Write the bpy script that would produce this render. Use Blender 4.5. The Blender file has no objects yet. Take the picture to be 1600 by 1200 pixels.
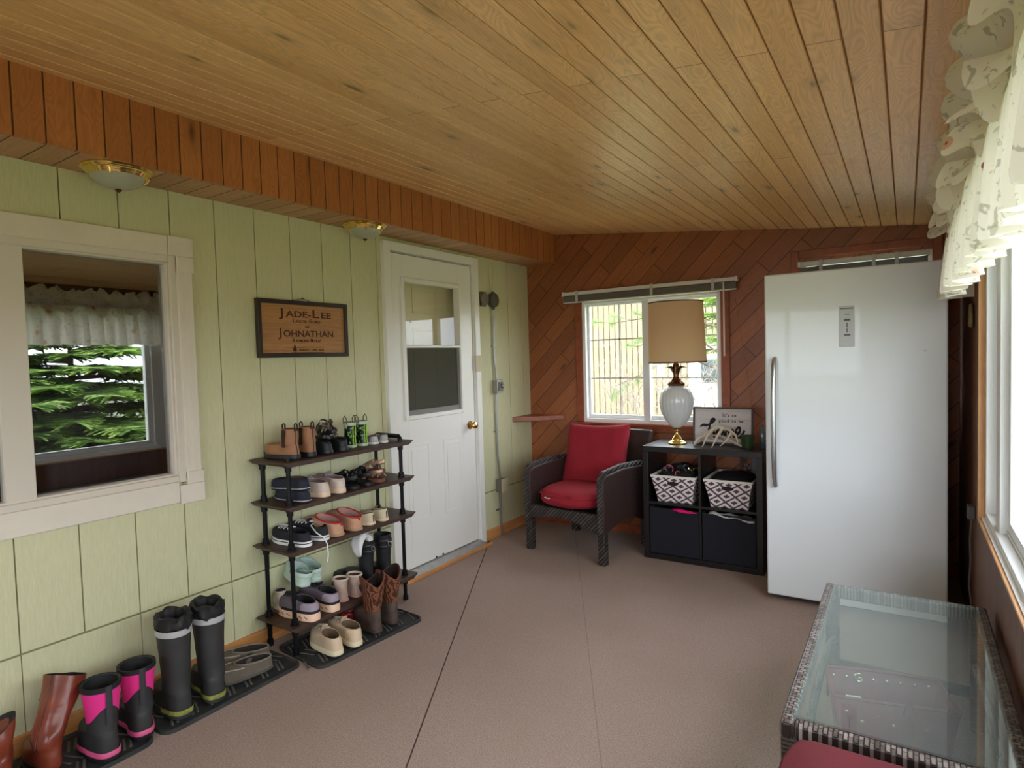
import bpy, bmesh, math, random
from mathutils import Vector, Matrix, noise as mnoise
random.seed(7)
S = bpy.context.scene
COL = S.collection
PI = math.pi

# ------------------------------------------------------------ camera, world, exposure
cd = bpy.data.cameras.new('camera'); cam = bpy.data.objects.new('camera', cd); COL.objects.link(cam)
cd.sensor_width = 36.0; cd.lens = 945.0/1600*36; cd.clip_start = 0.02; cd.clip_end = 200
Rt = Vector((0.83748, 0.5457, -0.029)); Up = Vector((0.0013, 0.05107, 0.99869)); Fw = Vector((-0.54647, 0.83642, -0.04206))
cam.matrix_world = Matrix(((Rt.x, Up.x, -Fw.x, 2.6991), (Rt.y, Up.y, -Fw.y, 0.0), (Rt.z, Up.z, -Fw.z, 1.3904), (0, 0, 0, 1)))
S.camera = cam
w = bpy.data.worlds.new('overcast_sky'); S.world = w; w.use_nodes = True
WN = w.node_tree.nodes['Background']; WN.inputs[0].default_value = (0.87, 0.95, 1.03, 1); WN.inputs[1].default_value = 1.0
S.view_settings.view_transform = 'Standard'; S.view_settings.look = 'None'; S.view_settings.gamma = 1; S.view_settings.use_curve_mapping = False
S.view_settings.exposure = 3.0
S.cycles.use_denoising = True
S.cycles.max_bounces = 10; S.cycles.diffuse_bounces = 6; S.cycles.glossy_bounces = 5; S.cycles.transparent_max_bounces = 16
S.cycles.sample_clamp_indirect = 8

def portal(name, loc, rot, sx, sy):
    l = bpy.data.lights.new(name, 'AREA'); l.shape = 'RECTANGLE'; l.size = sx; l.size_y = sy; l.cycles.is_portal = True
    o = bpy.data.objects.new(name, l); COL.objects.link(o); o.location = loc; o.rotation_euler = rot
portal('window_daylight_side', (3.16, 1.2, 1.31), (0, PI/2, 0), 1.4, 4.0)
portal('window_daylight_end', (1.05, 4.56, 1.35), (-PI/2, 0, 0), 1.1, 1.0)
portal('window_daylight_rear', (1.6, -1.97, 1.3), (PI/2, 0, 0), 1.8, 1.3)

# ------------------------------------------------------------ materials
def lin(c):
    return c/12.92 if c <= .04045 else ((c+.055)/1.055)**2.4
def rgb(r, g, b, k=1): return (lin(r/255)*k, lin(g/255)*k, lin(b/255)*k, 1)
MATS = {}
class NT:
    def __init__(s, name):
        s.m = bpy.data.materials.new(name); s.m.use_nodes = True; s.t = s.m.node_tree
        s.p = s.t.nodes['Principled BSDF']; s.out = s.t.nodes['Material Output']
    def n(s, typ, ins=None, **kw):
        nd = s.t.nodes.new(typ)
        for k, v in kw.items(): setattr(nd, k, v)
        for k, v in (ins or {}).items():
            if isinstance(v, bpy.types.NodeSocket): s.t.links.new(v, nd.inputs[k])
            else: nd.inputs[k].default_value = v
        return nd
    def l(s, a, b): s.t.links.new(a, b)
    def math(s, op, a, b=0.0, c=None):
        d = {0: a, 1: b}
        if c is not None: d[2] = c
        return s.n('ShaderNodeMath', d, operation=op).outputs[0]
    def obj(s): return s.n('ShaderNodeTexCoord').outputs['Object']
    def dot(s, v, d): return s.n('ShaderNodeVectorMath', {0: v, 1: d}, operation='DOT_PRODUCT').outputs['Value']
    def xyz(s, x, y, z=0.0): return s.n('ShaderNodeCombineXYZ', {0: x, 1: y, 2: z}).outputs[0]
    def mix(s, f, a, b, bt='MIX'):
        nd = s.n('ShaderNodeMix', data_type='RGBA', blend_type=bt)
        for k, v in ((0, f), (6, a), (7, b)):
            if isinstance(v, bpy.types.NodeSocket): s.l(v, nd.inputs[k])
            else: nd.inputs[k].default_value = v
        return nd.outputs[2]
    def ramp(s, f, a, b, c0=(0, 0, 0, 1), c1=(1, 1, 1, 1)):
        nd = s.n('ShaderNodeMapRange', {0: f, 1: a, 2: b}); return nd.outputs[0]
    def bump(s, h, strength=.3, dist=.01):
        s.l(s.n('ShaderNodeBump', {'Height': h, 'Strength': strength, 'Distance': dist}).outputs[0], s.p.inputs['Normal'])
def mat(name, c, rough=.6, metal=0., var=0., vs=8., bump=0., bs=60., stretch=(1, 1, 1), coat=0., spec=.5, bd=.004, alpha=None):
    if name in MATS: return MATS[name]
    N = NT(name); p = N.p
    p.inputs['Base Color'].default_value = c; p.inputs['Roughness'].default_value = rough; p.inputs['Metallic'].default_value = metal
    p.inputs['Coat Weight'].default_value = coat; p.inputs['Specular IOR Level'].default_value = spec
    if var or bump:
        v = N.n('ShaderNodeVectorMath', {0: N.obj(), 1: stretch}, operation='MULTIPLY').outputs[0]
    if var:
        f = N.n('ShaderNodeTexNoise', {'Vector': v, 'Scale': vs, 'Detail': 5., 'Roughness': .6}).outputs[0]
        f = N.ramp(f, .3, .7)
        N.l(N.mix(f, tuple(x*(1-var) for x in c[:3])+(1,), tuple(min(1, x*(1+var)) for x in c[:3])+(1,)), p.inputs['Base Color'])
    if bump:
        f = N.n('ShaderNodeTexNoise', {'Vector': v, 'Scale': bs, 'Detail': 3.}).outputs[0]
        N.bump(f, bump, bd)
    MATS[name] = N.m
    return N.m
def planks(name, U, V, bl, bw, c1, c2, cm, mort=.0025, knots=.5, rough=.45, ring=1., offs=.37, grain=.5, knotc=None, bump=.5, joint=True, shift=0.):
    N = NT(name); o = N.obj(); u = N.dot(o, U); v = N.math('ADD', N.dot(o, V), shift)
    uv = N.xyz(u, v)
    def brick(a, b, c, m):
        return N.n('ShaderNodeTexBrick', {'Vector': uv, 'Color1': a, 'Color2': b, 'Mortar': c, 'Scale': 1., 'Mortar Size': m, 'Mortar Smooth': .3, 'Brick Width': bl, 'Row Height': bw}, offset=offs, offset_frequency=2)
    r = brick((0, 0, 0, 1), (1, 1, 1, 1), (.5, .5, .5, 1), 0.0).outputs[0]
    rnd = N.n('ShaderNodeSeparateColor', {0: r}).outputs[0]
    b = brick(c1, c2, c1, 0.0)
    row = N.math('FLOOR', N.math('DIVIDE', v, bw))
    ph = N.math('ADD', N.math('MULTIPLY', rnd, 23.7), N.math('MULTIPLY', row, 5.31))
    g1 = N.n('ShaderNodeTexNoise', {'Vector': N.xyz(N.math('MULTIPLY', u, 2.2), N.math('MULTIPLY', v, 70.), ph), 'Scale': 1., 'Detail': 4., 'Roughness': .65}).outputs[0]
    wv = N.n('ShaderNodeTexNoise', {'Vector': N.xyz(N.math('MULTIPLY', u, 2.4), N.math('MULTIPLY', v, 13.), ph), 'Scale': 1., 'Detail': 1.5, 'Roughness': .5, 'Distortion': .6}).outputs[0]
    rg = N.math('ABSOLUTE', N.math('SUBTRACT', N.math('FRACT', N.math('MULTIPLY', wv, 22.)), .5))
    rg = N.ramp(rg, .05, .38)
    f = N.math('ADD', N.math('MULTIPLY', N.math('SUBTRACT', g1, .5), grain), N.math('MULTIPLY', N.math('SUBTRACT', rg, .7), .28*ring))
    k = N.math('ADD', 1.0, f)
    col = N.n('ShaderNodeVectorMath', {0: b.outputs[0], 'Scale': k}, operation='SCALE').outputs[0]
    if knots:
        vo = N.n('ShaderNodeTexVoronoi', {'Vector': N.xyz(N.math('MULTIPLY', u, 3.4), N.math('MULTIPLY', v, 11.), ph), 'Scale': 1., 'Randomness': 1.})
        pick = N.n('ShaderNodeSeparateColor', {0: vo.outputs['Color']})
        rad = N.math('MULTIPLY', N.ramp(pick.outputs[0], 1-knots, 1.), .23)
        kn = N.ramp(vo.outputs['Distance'], rad, N.math('MULTIPLY', rad, .35))
        kn2 = N.math('MULTIPLY', N.math('MULTIPLY', N.ramp(vo.outputs['Distance'], N.math('MULTIPLY', rad, 2.2), rad), .35), N.math('GREATER_THAN', rad, .01))
        kc = knotc or tuple(x*.18 for x in c1[:3])+(1,)
        col = N.mix(kn2, col, tuple(x*.55 for x in c1[:3])+(1,))
        col = N.mix(N.math('MULTIPLY', N.math('MULTIPLY', kn, .85), N.math('GREATER_THAN', rad, .012)), col, kc)
    mo = brick(c1, c1, c1, mort).outputs['Fac']
    col = N.mix(mo, col, cm)
    N.l(col, N.p.inputs['Base Color']); N.p.inputs['Roughness'].default_value = rough
    N.bump(N.math('SUBTRACT', N.math('MULTIPLY', g1, .15), mo), bump, .003)
    return N.m

q = math.sqrt(.5)
M = dict(
    ceil=planks('ceiling_pine', (0, 1, 0), (1, 0, 0), 2.7, .083, rgb(236, 190, 132), rgb(218, 170, 112), rgb(150, 104, 62), .0022, .75, .36, .6, shift=.0035),
    fascia=planks('fascia_pine', (0, 0, 1), (0, 1, 0), 3., .09, rgb(188, 120, 68), rgb(170, 104, 58), rgb(70, 36, 18), .003, .4, .4, .6, shift=.013),
    soffit=planks('soffit_pine', (1, 0, 0), (0, 1, 0), 3., .1, rgb(196, 150, 110), rgb(170, 126, 92), rgb(60, 32, 16), .003, .3, .45, .5),
    farw=planks('diagonal_pine_end', (q, 0, q), (-q, 0, q), .75, .112, rgb(164, 96, 56), rgb(134, 76, 44), rgb(52, 24, 12), .0024, .35, .38, .6, .37),
    sidew=planks('dark_panelling', (0, 0, 1), (0, 1, 0), 3., .19, rgb(120, 80, 58), rgb(104, 68, 48), rgb(50, 30, 20), .002, .15, .5, 1.),
    rearw=planks('diagonal_pine_rear', (q, 0, q), (-q, 0, q), .75, .112, rgb(160, 95, 52), rgb(138, 78, 42), rgb(52, 24, 12), .0024, .35, .4, .6, .37),
    woodtrim=mat('red_wood_trim', rgb(146, 72, 38), .38, var=.25, vs=6, stretch=(3, 3, 3), bump=.1, bs=40),
    base=mat('orange_baseboard', rgb(205, 140, 80), .5, var=.22, vs=5, stretch=(8, 1, 12)),
    siding=mat('pale_green_siding_paint', rgb(206, 203, 163), .55, var=.05, vs=14, bump=.5, bs=22, stretch=(6, 6, 1), bd=.003),
    sidgap=mat('siding_groove_paint', rgb(120, 118, 78), .8),
    cream=mat('cream_trim_paint', rgb(222, 212, 196), .5, var=.04, bump=.35, bs=30, stretch=(5, 1, 1), bd=.003),
    creamv=mat('cream_trim_paint_upright', rgb(222, 212, 196), .5, var=.04, bump=.35, bs=30, stretch=(5, 5, .7), bd=.003),
    vinyl=mat('almond_vinyl_frame', rgb(214, 204, 190), .4),
    vinylw=mat('white_vinyl_frame', rgb(236, 238, 238), .35),
    white=mat('white_door_paint', rgb(236, 234, 228), .35, coat=.1),
    whitedirty=mat('inner_door_paint', rgb(225, 215, 180), .5),
    brass=mat('polished_brass', rgb(246, 214, 130), .14, 1.),
    abrass=mat('antique_brass', rgb(150, 112, 60), .3, 1.),
    bronze=mat('bronze_metal', rgb(112, 74, 50), .35, 1., var=.4, vs=60),
    chrome=mat('chrome', rgb(210, 210, 212), .15, 1.),
    galv=mat('galvanised_steel', rgb(170, 170, 168), .32, .9, var=.1, vs=30),
    greybox=mat('grey_box_enamel', rgb(120, 117, 108), .5, .3),
    alum=mat('aluminium_sill', rgb(176, 176, 174), .4, .6, var=.15, vs=25),
    black=mat('flat_black', rgb(16, 15, 16), .7),
    beigep=mat('beige_plastic', rgb(205, 190, 160), .5),
)
def glass(name, refl=.5, tint=(1, 1, 1, 1), ior=1.5, rough=0.):
    N = NT(name); t = N.t
    tr = N.n('ShaderNodeBsdfTransparent', {0: tint}); gl = N.n('ShaderNodeBsdfGlossy', {0: (1, 1, 1, 1), 'Roughness': rough})
    bf = N.n('ShaderNodeNewGeometry').outputs['Backfacing']
    fr = N.n('ShaderNodeFresnel', {0: N.math('ADD', ior, N.math('MULTIPLY', bf, 1/ior-ior))}).outputs[0]
    f = N.math('MINIMUM', N.math('MULTIPLY', fr, refl), 1.)
    mx = N.n('ShaderNodeMixShader', {0: f}); N.l(tr.outputs[0], mx.inputs[1]); N.l(gl.outputs[0], mx.inputs[2])
    N.l(mx.outputs[0], N.out.inputs[0]); N.m.use_screen_refraction = False if hasattr(N.m, 'use_screen_refraction') else False
    return N.m
M['glass'] = glass('window_glass', 1.0)
M['glass2'] = glass('double_window_glass', 3.4)
M['glass3'] = glass('storm_door_glass', .45)
M['tglass'] = glass('table_glass', 1.0, (.86, .94, .92, 1))
_t = M['tglass'].node_tree; _o = _t.nodes['Material Output']; _s = _o.inputs[0].links[0].from_socket
_d = _t.nodes.new('ShaderNodeBsdfDiffuse'); _d.inputs[0].default_value = (.7, .74, .74, 1); _m = _t.nodes.new('ShaderNodeMixShader'); _m.inputs[0].default_value = .06
_t.links.new(_s, _m.inputs[1]); _t.links.new(_d.outputs[0], _m.inputs[2]); _t.links.new(_m.outputs[0], _o.inputs[0])

# carpet: short pile, with two seams where the strips of carpet meet
N = NT('brown_carpet'); o = N.obj()
n1 = N.n('ShaderNodeTexNoise', {'Vector': o, 'Scale': 190., 'Detail': 3., 'Roughness': .7}).outputs[0]
n2 = N.n('ShaderNodeTexNoise', {'Vector': o, 'Scale': 2.2, 'Detail': 4.}).outputs[0]
n3 = N.n('ShaderNodeTexNoise', {'Vector': N.n('ShaderNodeVectorMath', {0: o, 1: (1, 4, 1)}, operation='MULTIPLY').outputs[0], 'Scale': 45., 'Detail': 3.}).outputs[0]
c = N.mix(N.ramp(n1, .32, .68), rgb(136, 116, 106), rgb(190, 168, 157))
c = N.mix(N.math('MULTIPLY', N.ramp(n3, .35, .7), .35), c, rgb(150, 128, 116))
c = N.mix(N.math('MULTIPLY', N.ramp(n2, .4, .75), .3), c, rgb(146, 124, 110))
def seam(a, b, wd, k):
    global c
    dx, dy = b[0]-a[0], b[1]-a[1]; L = math.hypot(dx, dy); nx, ny = -dy/L, dx/L
    d = N.math('ABSOLUTE', N.math('SUBTRACT', N.dot(o, (nx, ny, 0)), nx*a[0]+ny*a[1]))
    g = N.math('MULTIPLY', N.math('LESS_THAN', d, wd), k); c = N.mix(g, c, rgb(50, 38, 34)); return d
s1 = seam((.072, 3.625), (1.258, 1.473), .003, .9)
s2 = seam((.894, 3.505), (1.832, 1.814), .002, .28)
N.l(c, N.p.inputs['Base Color']); N.p.inputs['Roughness'].default_value = 1.; N.p.inputs['Specular IOR Level'].default_value = .1
N.bump(n1, .5, .004); M['carpet'] = N.m

# ------------------------------------------------------------ geometry helpers
def put(name, bm_, m, parent=None, bevel=0, seg=2, ang=35, smooth=True, subsurf=0, solid=0):
    me = bpy.data.meshes.new(name); bm_.normal_update(); bm_.to_mesh(me); bm_.free()
    ms = m if isinstance(m, (list, tuple)) else [m]
    for x in ms: me.materials.append(x)
    if smooth:
        for p in me.polygons: p.use_smooth = True
        me.set_sharp_from_angle(angle=math.radians(ang))
    o = bpy.data.objects.new(name, me); COL.objects.link(o)
    if parent: o.parent = parent
    if solid:
        s = o.modifiers.new('thickness', 'SOLIDIFY'); s.thickness = solid; s.offset = 0
    if bevel:
        b = o.modifiers.new('bevel', 'BEVEL'); b.width = bevel; b.segments = seg; b.limit_method = 'ANGLE'; b.angle_limit = math.radians(40)
    if subsurf:
        s = o.modifiers.new('subsurf', 'SUBSURF'); s.levels = subsurf; s.render_levels = subsurf
    return o
def thing(name, label, cat, loc=(0, 0, 0), rz=0, group=None, tilt=None):
    o = bpy.data.objects.new(name, None); o.empty_display_size = .05; COL.objects.link(o); o.location = loc
    o.rotation_euler = tilt if tilt else (0, 0, rz)
    o['label'] = label; o['category'] = cat
    if group: o['group'] = group
    return o
def tag(o, label, cat, group=None, kind=None):
    o['label'] = label; o['category'] = cat
    if group: o['group'] = group
    if kind: o['kind'] = kind
    return o
def struct(o): o['kind'] = 'structure'; return o
def V(*a): return Vector(a)
class B:
    def __init__(s, mi=0): s.b = bmesh.new(); s.mi = mi
    def face(s, vs):
        try: f = s.b.faces.new(vs); f.material_index = s.mi; return f
        except ValueError: return None
    def box(s, x0, y0, z0, x1, y1, z1, mx=None):
        if x0 > x1: x0, x1 = x1, x0
        if y0 > y1: y0, y1 = y1, y0
        if z0 > z1: z0, z1 = z1, z0
        v = [s.b.verts.new((mx @ Vector(p)) if mx else p) for p in ((x0, y0, z0), (x1, y0, z0), (x1, y1, z0), (x0, y1, z0), (x0, y0, z1), (x1, y0, z1), (x1, y1, z1), (x0, y1, z1))]
        for f in ((3, 2, 1, 0), (4, 5, 6, 7), (0, 1, 5, 4), (1, 2, 6, 5), (2, 3, 7, 6), (3, 0, 4, 7)): s.face([v[i] for i in f])
        return s
    def rings(s, R, cap0=True, cap1=True, closed=True):
        vr = [[s.b.verts.new(p) for p in r] for r in R]; n = len(R[0])
        for a, b in zip(vr, vr[1:]):
            for i in range(n if closed else n-1):
                j = (i+1) % n; s.face((a[i], a[j], b[j], b[i]))
        if closed and cap0: s.face(list(reversed(vr[0])))
        if closed and cap1: s.face(vr[-1])
        return vr
    def tube(s, pts, r, n=8, closed=False, flat=None, cap=True):
        pts = [Vector(p) for p in pts]; L = len(pts); R = []; up = None
        for i, p in enumerate(pts):
            a = pts[(i-1) % L] if (closed or i) else p; b = pts[(i+1) % L] if (closed or i < L-1) else p
            t = (b-a).normalized()
            if up is None:
                up = V(0, 0, 1) if abs(t.z) < .9 else V(1, 0, 0)
            x = up.cross(t)
            if x.length < 1e-6: x = V(0, 1, 0).cross(t)
            x.normalize(); y = t.cross(x).normalized(); up = y
            rr = r[i] if isinstance(r, (list, tuple)) else r
            fx, fy = flat if flat else (1, 1)
            R.append([p + x*(rr*fx*math.cos(2*PI*k/n)) + y*(rr*fy*math.sin(2*PI*k/n)) for k in range(n)])
        if closed: R.append(R[0])
        s.rings(R, cap and not closed, cap and not closed); return s
    def cyl(s, p0, p1, r0, r1=None, n=16): return s.tube([p0, p1], [r0, r0 if r1 is None else r1], n)
    def lathe(s, prof, c=(0, 0, 0), n=24, sx=1, sy=1, rib=0, ribn=0, mx=None, cap=True):
        R = []
        for r, z in prof:
            ring = []
            for k in range(n):
                a = 2*PI*k/n; rr = r*(1+rib*math.cos(ribn*a))
                p = V(c[0]+rr*sx*math.cos(a), c[1]+rr*sy*math.sin(a), c[2]+z); ring.append(mx @ p if mx else p)
            R.append(ring)
        s.rings(R, cap, cap); return s
    def prism(s, poly, axis, a, b):
        def P(u, v, w_): return {'x': (w_, u, v), 'y': (u, w_, v), 'z': (u, v, w_)}[axis]
        s.rings([[V(*P(u, v, a)) for u, v in poly], [V(*P(u, v, b)) for u, v in poly]]); return s
    def ball(s, c, r, n=12, m=8):
        rx, ry, rz = r if isinstance(r, (tuple, list)) else (r, r, r)
        s.rings([[V(c[0]+rx*math.sin(t)*math.cos(2*PI*k/n), c[1]+ry*math.sin(t)*math.sin(2*PI*k/n), c[2]-rz*math.cos(t)) for k in range(n)] for t in [PI*(i+.15)/(m+.3) for i in range(m+1)]]); return s
    def fix(s): bmesh.ops.recalc_face_normals(s.b, faces=s.b.faces); return s
    def put(s, name, m, parent=None, **k): s.fix(); return put(name, s.b, m, parent, **k)
    def xf(s, mx): bmesh.ops.transform(s.b, matrix=mx, verts=s.b.verts); return s
def frame_boxes(b, x0, x1, ya, yb, za, zb, t, tb=None, tt=None, ax='x'):
    "rectangular frame in the yz plane (ax x) or xz plane (ax y), between depths x0..x1"
    tb = t if tb is None else tb; tt = t if tt is None else tt
    def bx(u0, v0, u1, v1):
        if ax == 'x': b.box(x0, u0, v0, x1, u1, v1)
        else: b.box(u0, x0, v0, u1, x1, v1)
    bx(ya, za, ya+t, zb); bx(yb-t, za, yb, zb); bx(ya+t, za, yb-t, za+tb); bx(ya+t, zb-tt, yb-t, zb)
    return b
def text(b, s, size, mx, bold=.0, ext=.0006, align='CENTER', sx=1., space=1.):
    cu = bpy.data.curves.new('txt', 'FONT'); cu.body = s; cu.size = size; cu.extrude = ext; cu.align_x = align; cu.offset = bold; cu.resolution_u = 3; cu.space_character = space
    o = bpy.data.objects.new('txt', cu); COL.objects.link(o)
    me = bpy.data.meshes.new_from_object(o); o2 = bmesh.new(); o2.from_mesh(me); o2.transform(mx @ Matrix.Diagonal((sx, 1, 1, 1)))
    tmp = bpy.data.meshes.new('t2'); o2.to_mesh(tmp); o2.free(); b.b.from_mesh(tmp)
    bpy.data.objects.remove(o); bpy.data.curves.remove(cu); bpy.data.meshes.remove(me); bpy.data.meshes.remove(tmp)
    return b

# ------------------------------------------------------------ room shell
W = 2.96; YF = 4.414; YB = -1.9; ZS = 2.165; XS = .281
def zc(x): return 2.393-.112*(x-.297)
struct(B().box(-.25, YB-.1, -.12, W+.2, YF+.13, 0).put('floor', M['carpet'], smooth=False))
# sloping board ceiling with a small v groove between boards
b = B(); xs = []
x = XS-.083*.5 - .002
prof = []
k = math.floor(-.02/.083)
while k*.083-.0035 < W+.16:
    x0 = k*.083-.0035
    prof += [(x0, .005), (x0+.004, 0), (x0+.079, 0)]
    k += 1
R_ = []
for y in (YB-.1, YF+.12):
    R_.append([V(x, y, zc(x)+d) for x, d in prof] + [V(prof[-1][0], y, zc(prof[-1][0])+.08), V(prof[0][0], y, zc(prof[0][0])+.08)])
b.rings(R_); struct(b.put('ceiling', M['ceil'], ang=15))
b = B(); b.box(-.12, YB, ZS, XS-.02, YF, ZS+.02)
struct(b.put('trim_1', M['soffit'], smooth=False))
b = B(); b.box(XS-.02, YB, ZS-.006, XS, YF, zc(XS)+.01)
struct(b.put('trim_2', M['fascia'], smooth=False))
b = B(); b.box(-.12, YB, ZS+.02, -.1, YF, 2.5)
struct(b.put('trim_3', M['fascia'], smooth=False))

# left wall: vertical siding boards over a backing, openings for window and door
WY0, WY1, WZ0, WZ1 = .30, 1.445, .88, 1.885
DY0, DY1, DZ1 = 2.755, 3.60, 2.09
SEAM = .367
b = B()
def wallrect(bb, x0, x1, y0, y1, z0, z1):
    "box minus window and door openings"
    for (a, c_) in ((y0, y1),):
        segs = [(y0, y1, z0, z1)]
        for oy0, oy1, oz0, oz1 in ((WY0, WY1, WZ0, WZ1), (DY0, DY1, -1, DZ1)):
            new = []
            for (a0, a1, e0, e1) in segs:
                if a1 <= oy0 or a0 >= oy1 or e1 <= oz0 or e0 >= oz1: new.append((a0, a1, e0, e1)); continue
                if a0 < oy0: new.append((a0, oy0, e0, e1))
                if a1 > oy1: new.append((oy1, a1, e0, e1))
                m0, m1 = max(a0, oy0), min(a1, oy1)
                if e0 < oz0: new.append((m0, m1, e0, oz0))
                if e1 > oz1: new.append((m0, m1, oz1, e1))
            segs = new
    for (a0, a1, e0, e1) in segs: bb.box(x0, a0, e0, x1, a1, e1)
wallrect(b, -.12, -.006, YB, YF, 0, ZS)
b.mi = 1
y = 1.02-.2055*15
while y < YF:
    wallrect(b, -.006, 0, max(YB, y+.0025), min(YF, y+.2030), SEAM+.003, ZS); y += .2055
y = 1.02-.2055*15
while y < YF:
    wallrect(b, -.006, .002, max(YB, y+.002), min(YF, y+.4095), .0, SEAM-.004); y += .411
struct(b.put('wall_left', [M['sidgap'], M['siding']], smooth=False))
# end wall with diagonal boards; window openings (window 2 and window 3 behind the freezer)
b = B(); rects = [(-.12, W+.2, 0, 2.5)]
for (ox0, ox1, oz0, oz1) in ((.515, 1.60, .86, 1.84), (2.12, 2.82, 1.0, 1.96)):
    new = []
    for (a0, a1, e0, e1) in rects:
        if a1 <= ox0 or a0 >= ox1 or e1 <= oz0 or e0 >= oz1: new.append((a0, a1, e0, e1)); continue
        if a0 < ox0: new.append((a0, ox0, e0, e1))
        if a1 > ox1: new.append((ox1, a1, e0, e1))
        m0, m1 = max(a0, ox0), min(a1, ox1)
        if e0 < oz0: new.append((m0, m1, e0, oz0))
        if e1 > oz1: new.append((m0, m1, oz1, e1))
    rects = new
for r in rects: b.box(r[0], YF, r[2], r[1], YF+.12, r[3])
struct(b.put('wall_back', M['farw'], smooth=False))
# right wall with the long window opening
RY0, RY1, RZ0, RZ1 = -.9, 3.17, .656, 1.96
b = B()
b.box(W, YB, 0, W+.12, YF, RZ0); b.box(W, YB, RZ1, W+.12, YF, 2.2); b.box(W, YB, RZ0, W+.12, RY0, RZ1); b.box(W, RY1, RZ0, W+.12, YF, RZ1)
struct(b.put('wall_right', M['sidew'], smooth=False))
# wall behind the camera, with a window
b = B()
b.box(-.12, YB-.1, 0, .7, YB, 2.5); b.box(2.5, YB-.1, 0, W+.2, YB, 2.5); b.box(.7, YB-.1, 0, 2.5, YB, .7); b.box(.7, YB-.1, 1.95, 2.5, YB, 2.5)
struct(b.put('wall_rear', M['rearw'], smooth=False))
b = B(); frame_boxes(b, YB-.07, YB+.02, .68, 2.52, .68, 1.97, .06, ax='y'); b.box(1.57, YB-.06, .7, 1.63, YB-.01, 1.95)
w4 = struct(b.put('window_4', M['vinylw'], bevel=.003))
B().box(.7, YB-.05, .7, 2.5, YB-.046, 1.95).put('pane', M['glass'], w4, smooth=False)
# baseboards
b = B(); b.box(0, 3.675, 0, .016, YF, .078); struct(b.put('baseboard_left', M['base'], bevel=.004))
b = B(); b.box(0, YB, 0, .016, 2.695, .078); struct(b.put('baseboard_left_2', M['base'], bevel=.004))
b = B(); b.box(.016, YF-.014, 0, W, YF, .07); struct(b.put('baseboard_back', M['woodtrim'], bevel=.003))

# ------------------------------------------------------------ window 1 (left wall, into the house)
b = B(); t = .105
b.box(0, .2, WZ1-.02+.015, .024, 1.405, 1.966)
b.box(0, .2, .798, .024, 1.405, .893)
win1 = struct(b.put('window_1', M['cream'], bevel=.004))
b = B(); b.box(0, 1.44, .893, .022, 1.508, 1.88)
b.put('casing', M['creamv'], win1, bevel=.003)
for z0, z1 in ((1.868, 1.966),(.798, .905)):
    b = B()
    if z0 > 1: b.box(0, 1.4065, 1.881, .026, 1.517, 1.967); b.box(0, 1.44, 1.81, .026, 1.517, 1.881)
    else: b.box(0, 1.4065, .79, .026, 1.517, .874); b.box(0, 1.44, .874, .026, 1.517, .93)
    b.put('corner_casing', M['cream'], win1, bevel=.003)
b = B(); frame_boxes(b, -.05, .014, WY0, WY1, .885, 1.885, .034); b.put('outer_frame', M['vinyl'], win1, bevel=.004)
b = B(); frame_boxes(b, -.045, .004, .795, 1.415, .912, 1.856, .0, 0, 0)
b = B(); b.box(-.045, .80, .915, .004, .893, 1.856); frame_boxes(b, -.045, .002, .334, 1.412, .915, 1.856, .012)
b.put('sash', M['vinyl'], win1, bevel=.003)
B().box(-.034, .893, .924, -.030, 1.402, 1.846).put('pane', M['glass2'], win1, smooth=False)
B().box(-.024, .344, .924, -.020, .80, 1.846).put('pane', M['glass2'], win1, smooth=False)
# the dark room of the house seen through it
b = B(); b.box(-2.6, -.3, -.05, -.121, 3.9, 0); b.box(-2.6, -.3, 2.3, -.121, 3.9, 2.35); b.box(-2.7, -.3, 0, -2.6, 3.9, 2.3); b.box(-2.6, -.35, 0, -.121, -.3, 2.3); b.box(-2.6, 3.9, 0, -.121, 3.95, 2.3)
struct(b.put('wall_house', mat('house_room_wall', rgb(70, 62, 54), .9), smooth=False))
sf = thing('sofa', 'dark navy sofa back seen through the house window at left', 'sofa', (-.75, .9, 0.001))
sm = mat('navy_leather', rgb(30, 32, 42), .6, var=.15, vs=20)
B().box(-.2, -.72, .0, .2, .75, .42).put('base', sm, sf, bevel=.03)
for yy in (-.7, .22):
    B().box(.0, yy, .42, .2, yy+.88 if yy < 0 else .74, 1.0).put('back_cushion', sm, sf, bevel=.035, seg=3)

# ------------------------------------------------------------ door 1: storm door with half screen
b = B(); b.box(0, 2.697, 0, .032, 2.752, 2.138); b.box(0, 3.612, 0.012, .032, 3.668, 2.138); b.box(0, 2.752, 2.083, .032, 3.612, 2.138)
b.box(-.12, 2.755, 0, 0, 2.763, 2.09); b.box(-.12, 3.592, 0, 0, 3.60, 2.09); b.box(-.12, 2.763, 2.082, 0, 3.592, 2.09)
b.box(.0, 2.752, .04, .018, 2.757, 2.083); b.box(.0, 3.600, .04, .018, 3.612, 2.083)
door = struct(b.put('door_1', M['white'], bevel=.003))
b = B(); gy0, gy1, gz0, gz1 = 2.875, 3.435, 1.04, 1.90
sy0, sy1, sz0, sz1 = 2.768, 3.588, .048, 2.072
b.box(-.03, sy0, sz0, .014, gy0, sz1); b.box(-.03, gy1, sz0, .014, sy1, sz1); b.box(-.03, gy0, sz0, .014, gy1, gz0); b.box(-.03, gy0, gz1, .014, gy1, sz1)
door_slab = b.put('door_slab', M['white'], door, bevel=.002)
for (y0, y1, z0, z1) in ((2.862, 3.075, .345, .85), (3.222, 3.42, .325, .85)):
    b = B(); frame_boxes(b, .0135, .0165, y0, y1, z0, z1, .016); b.box(.013, y0+.035, z0+.035, .0175, y1-.035, z1-.035)
    b.put('raised_panel', M['white'], door_slab, bevel=.0028, seg=3)
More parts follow.
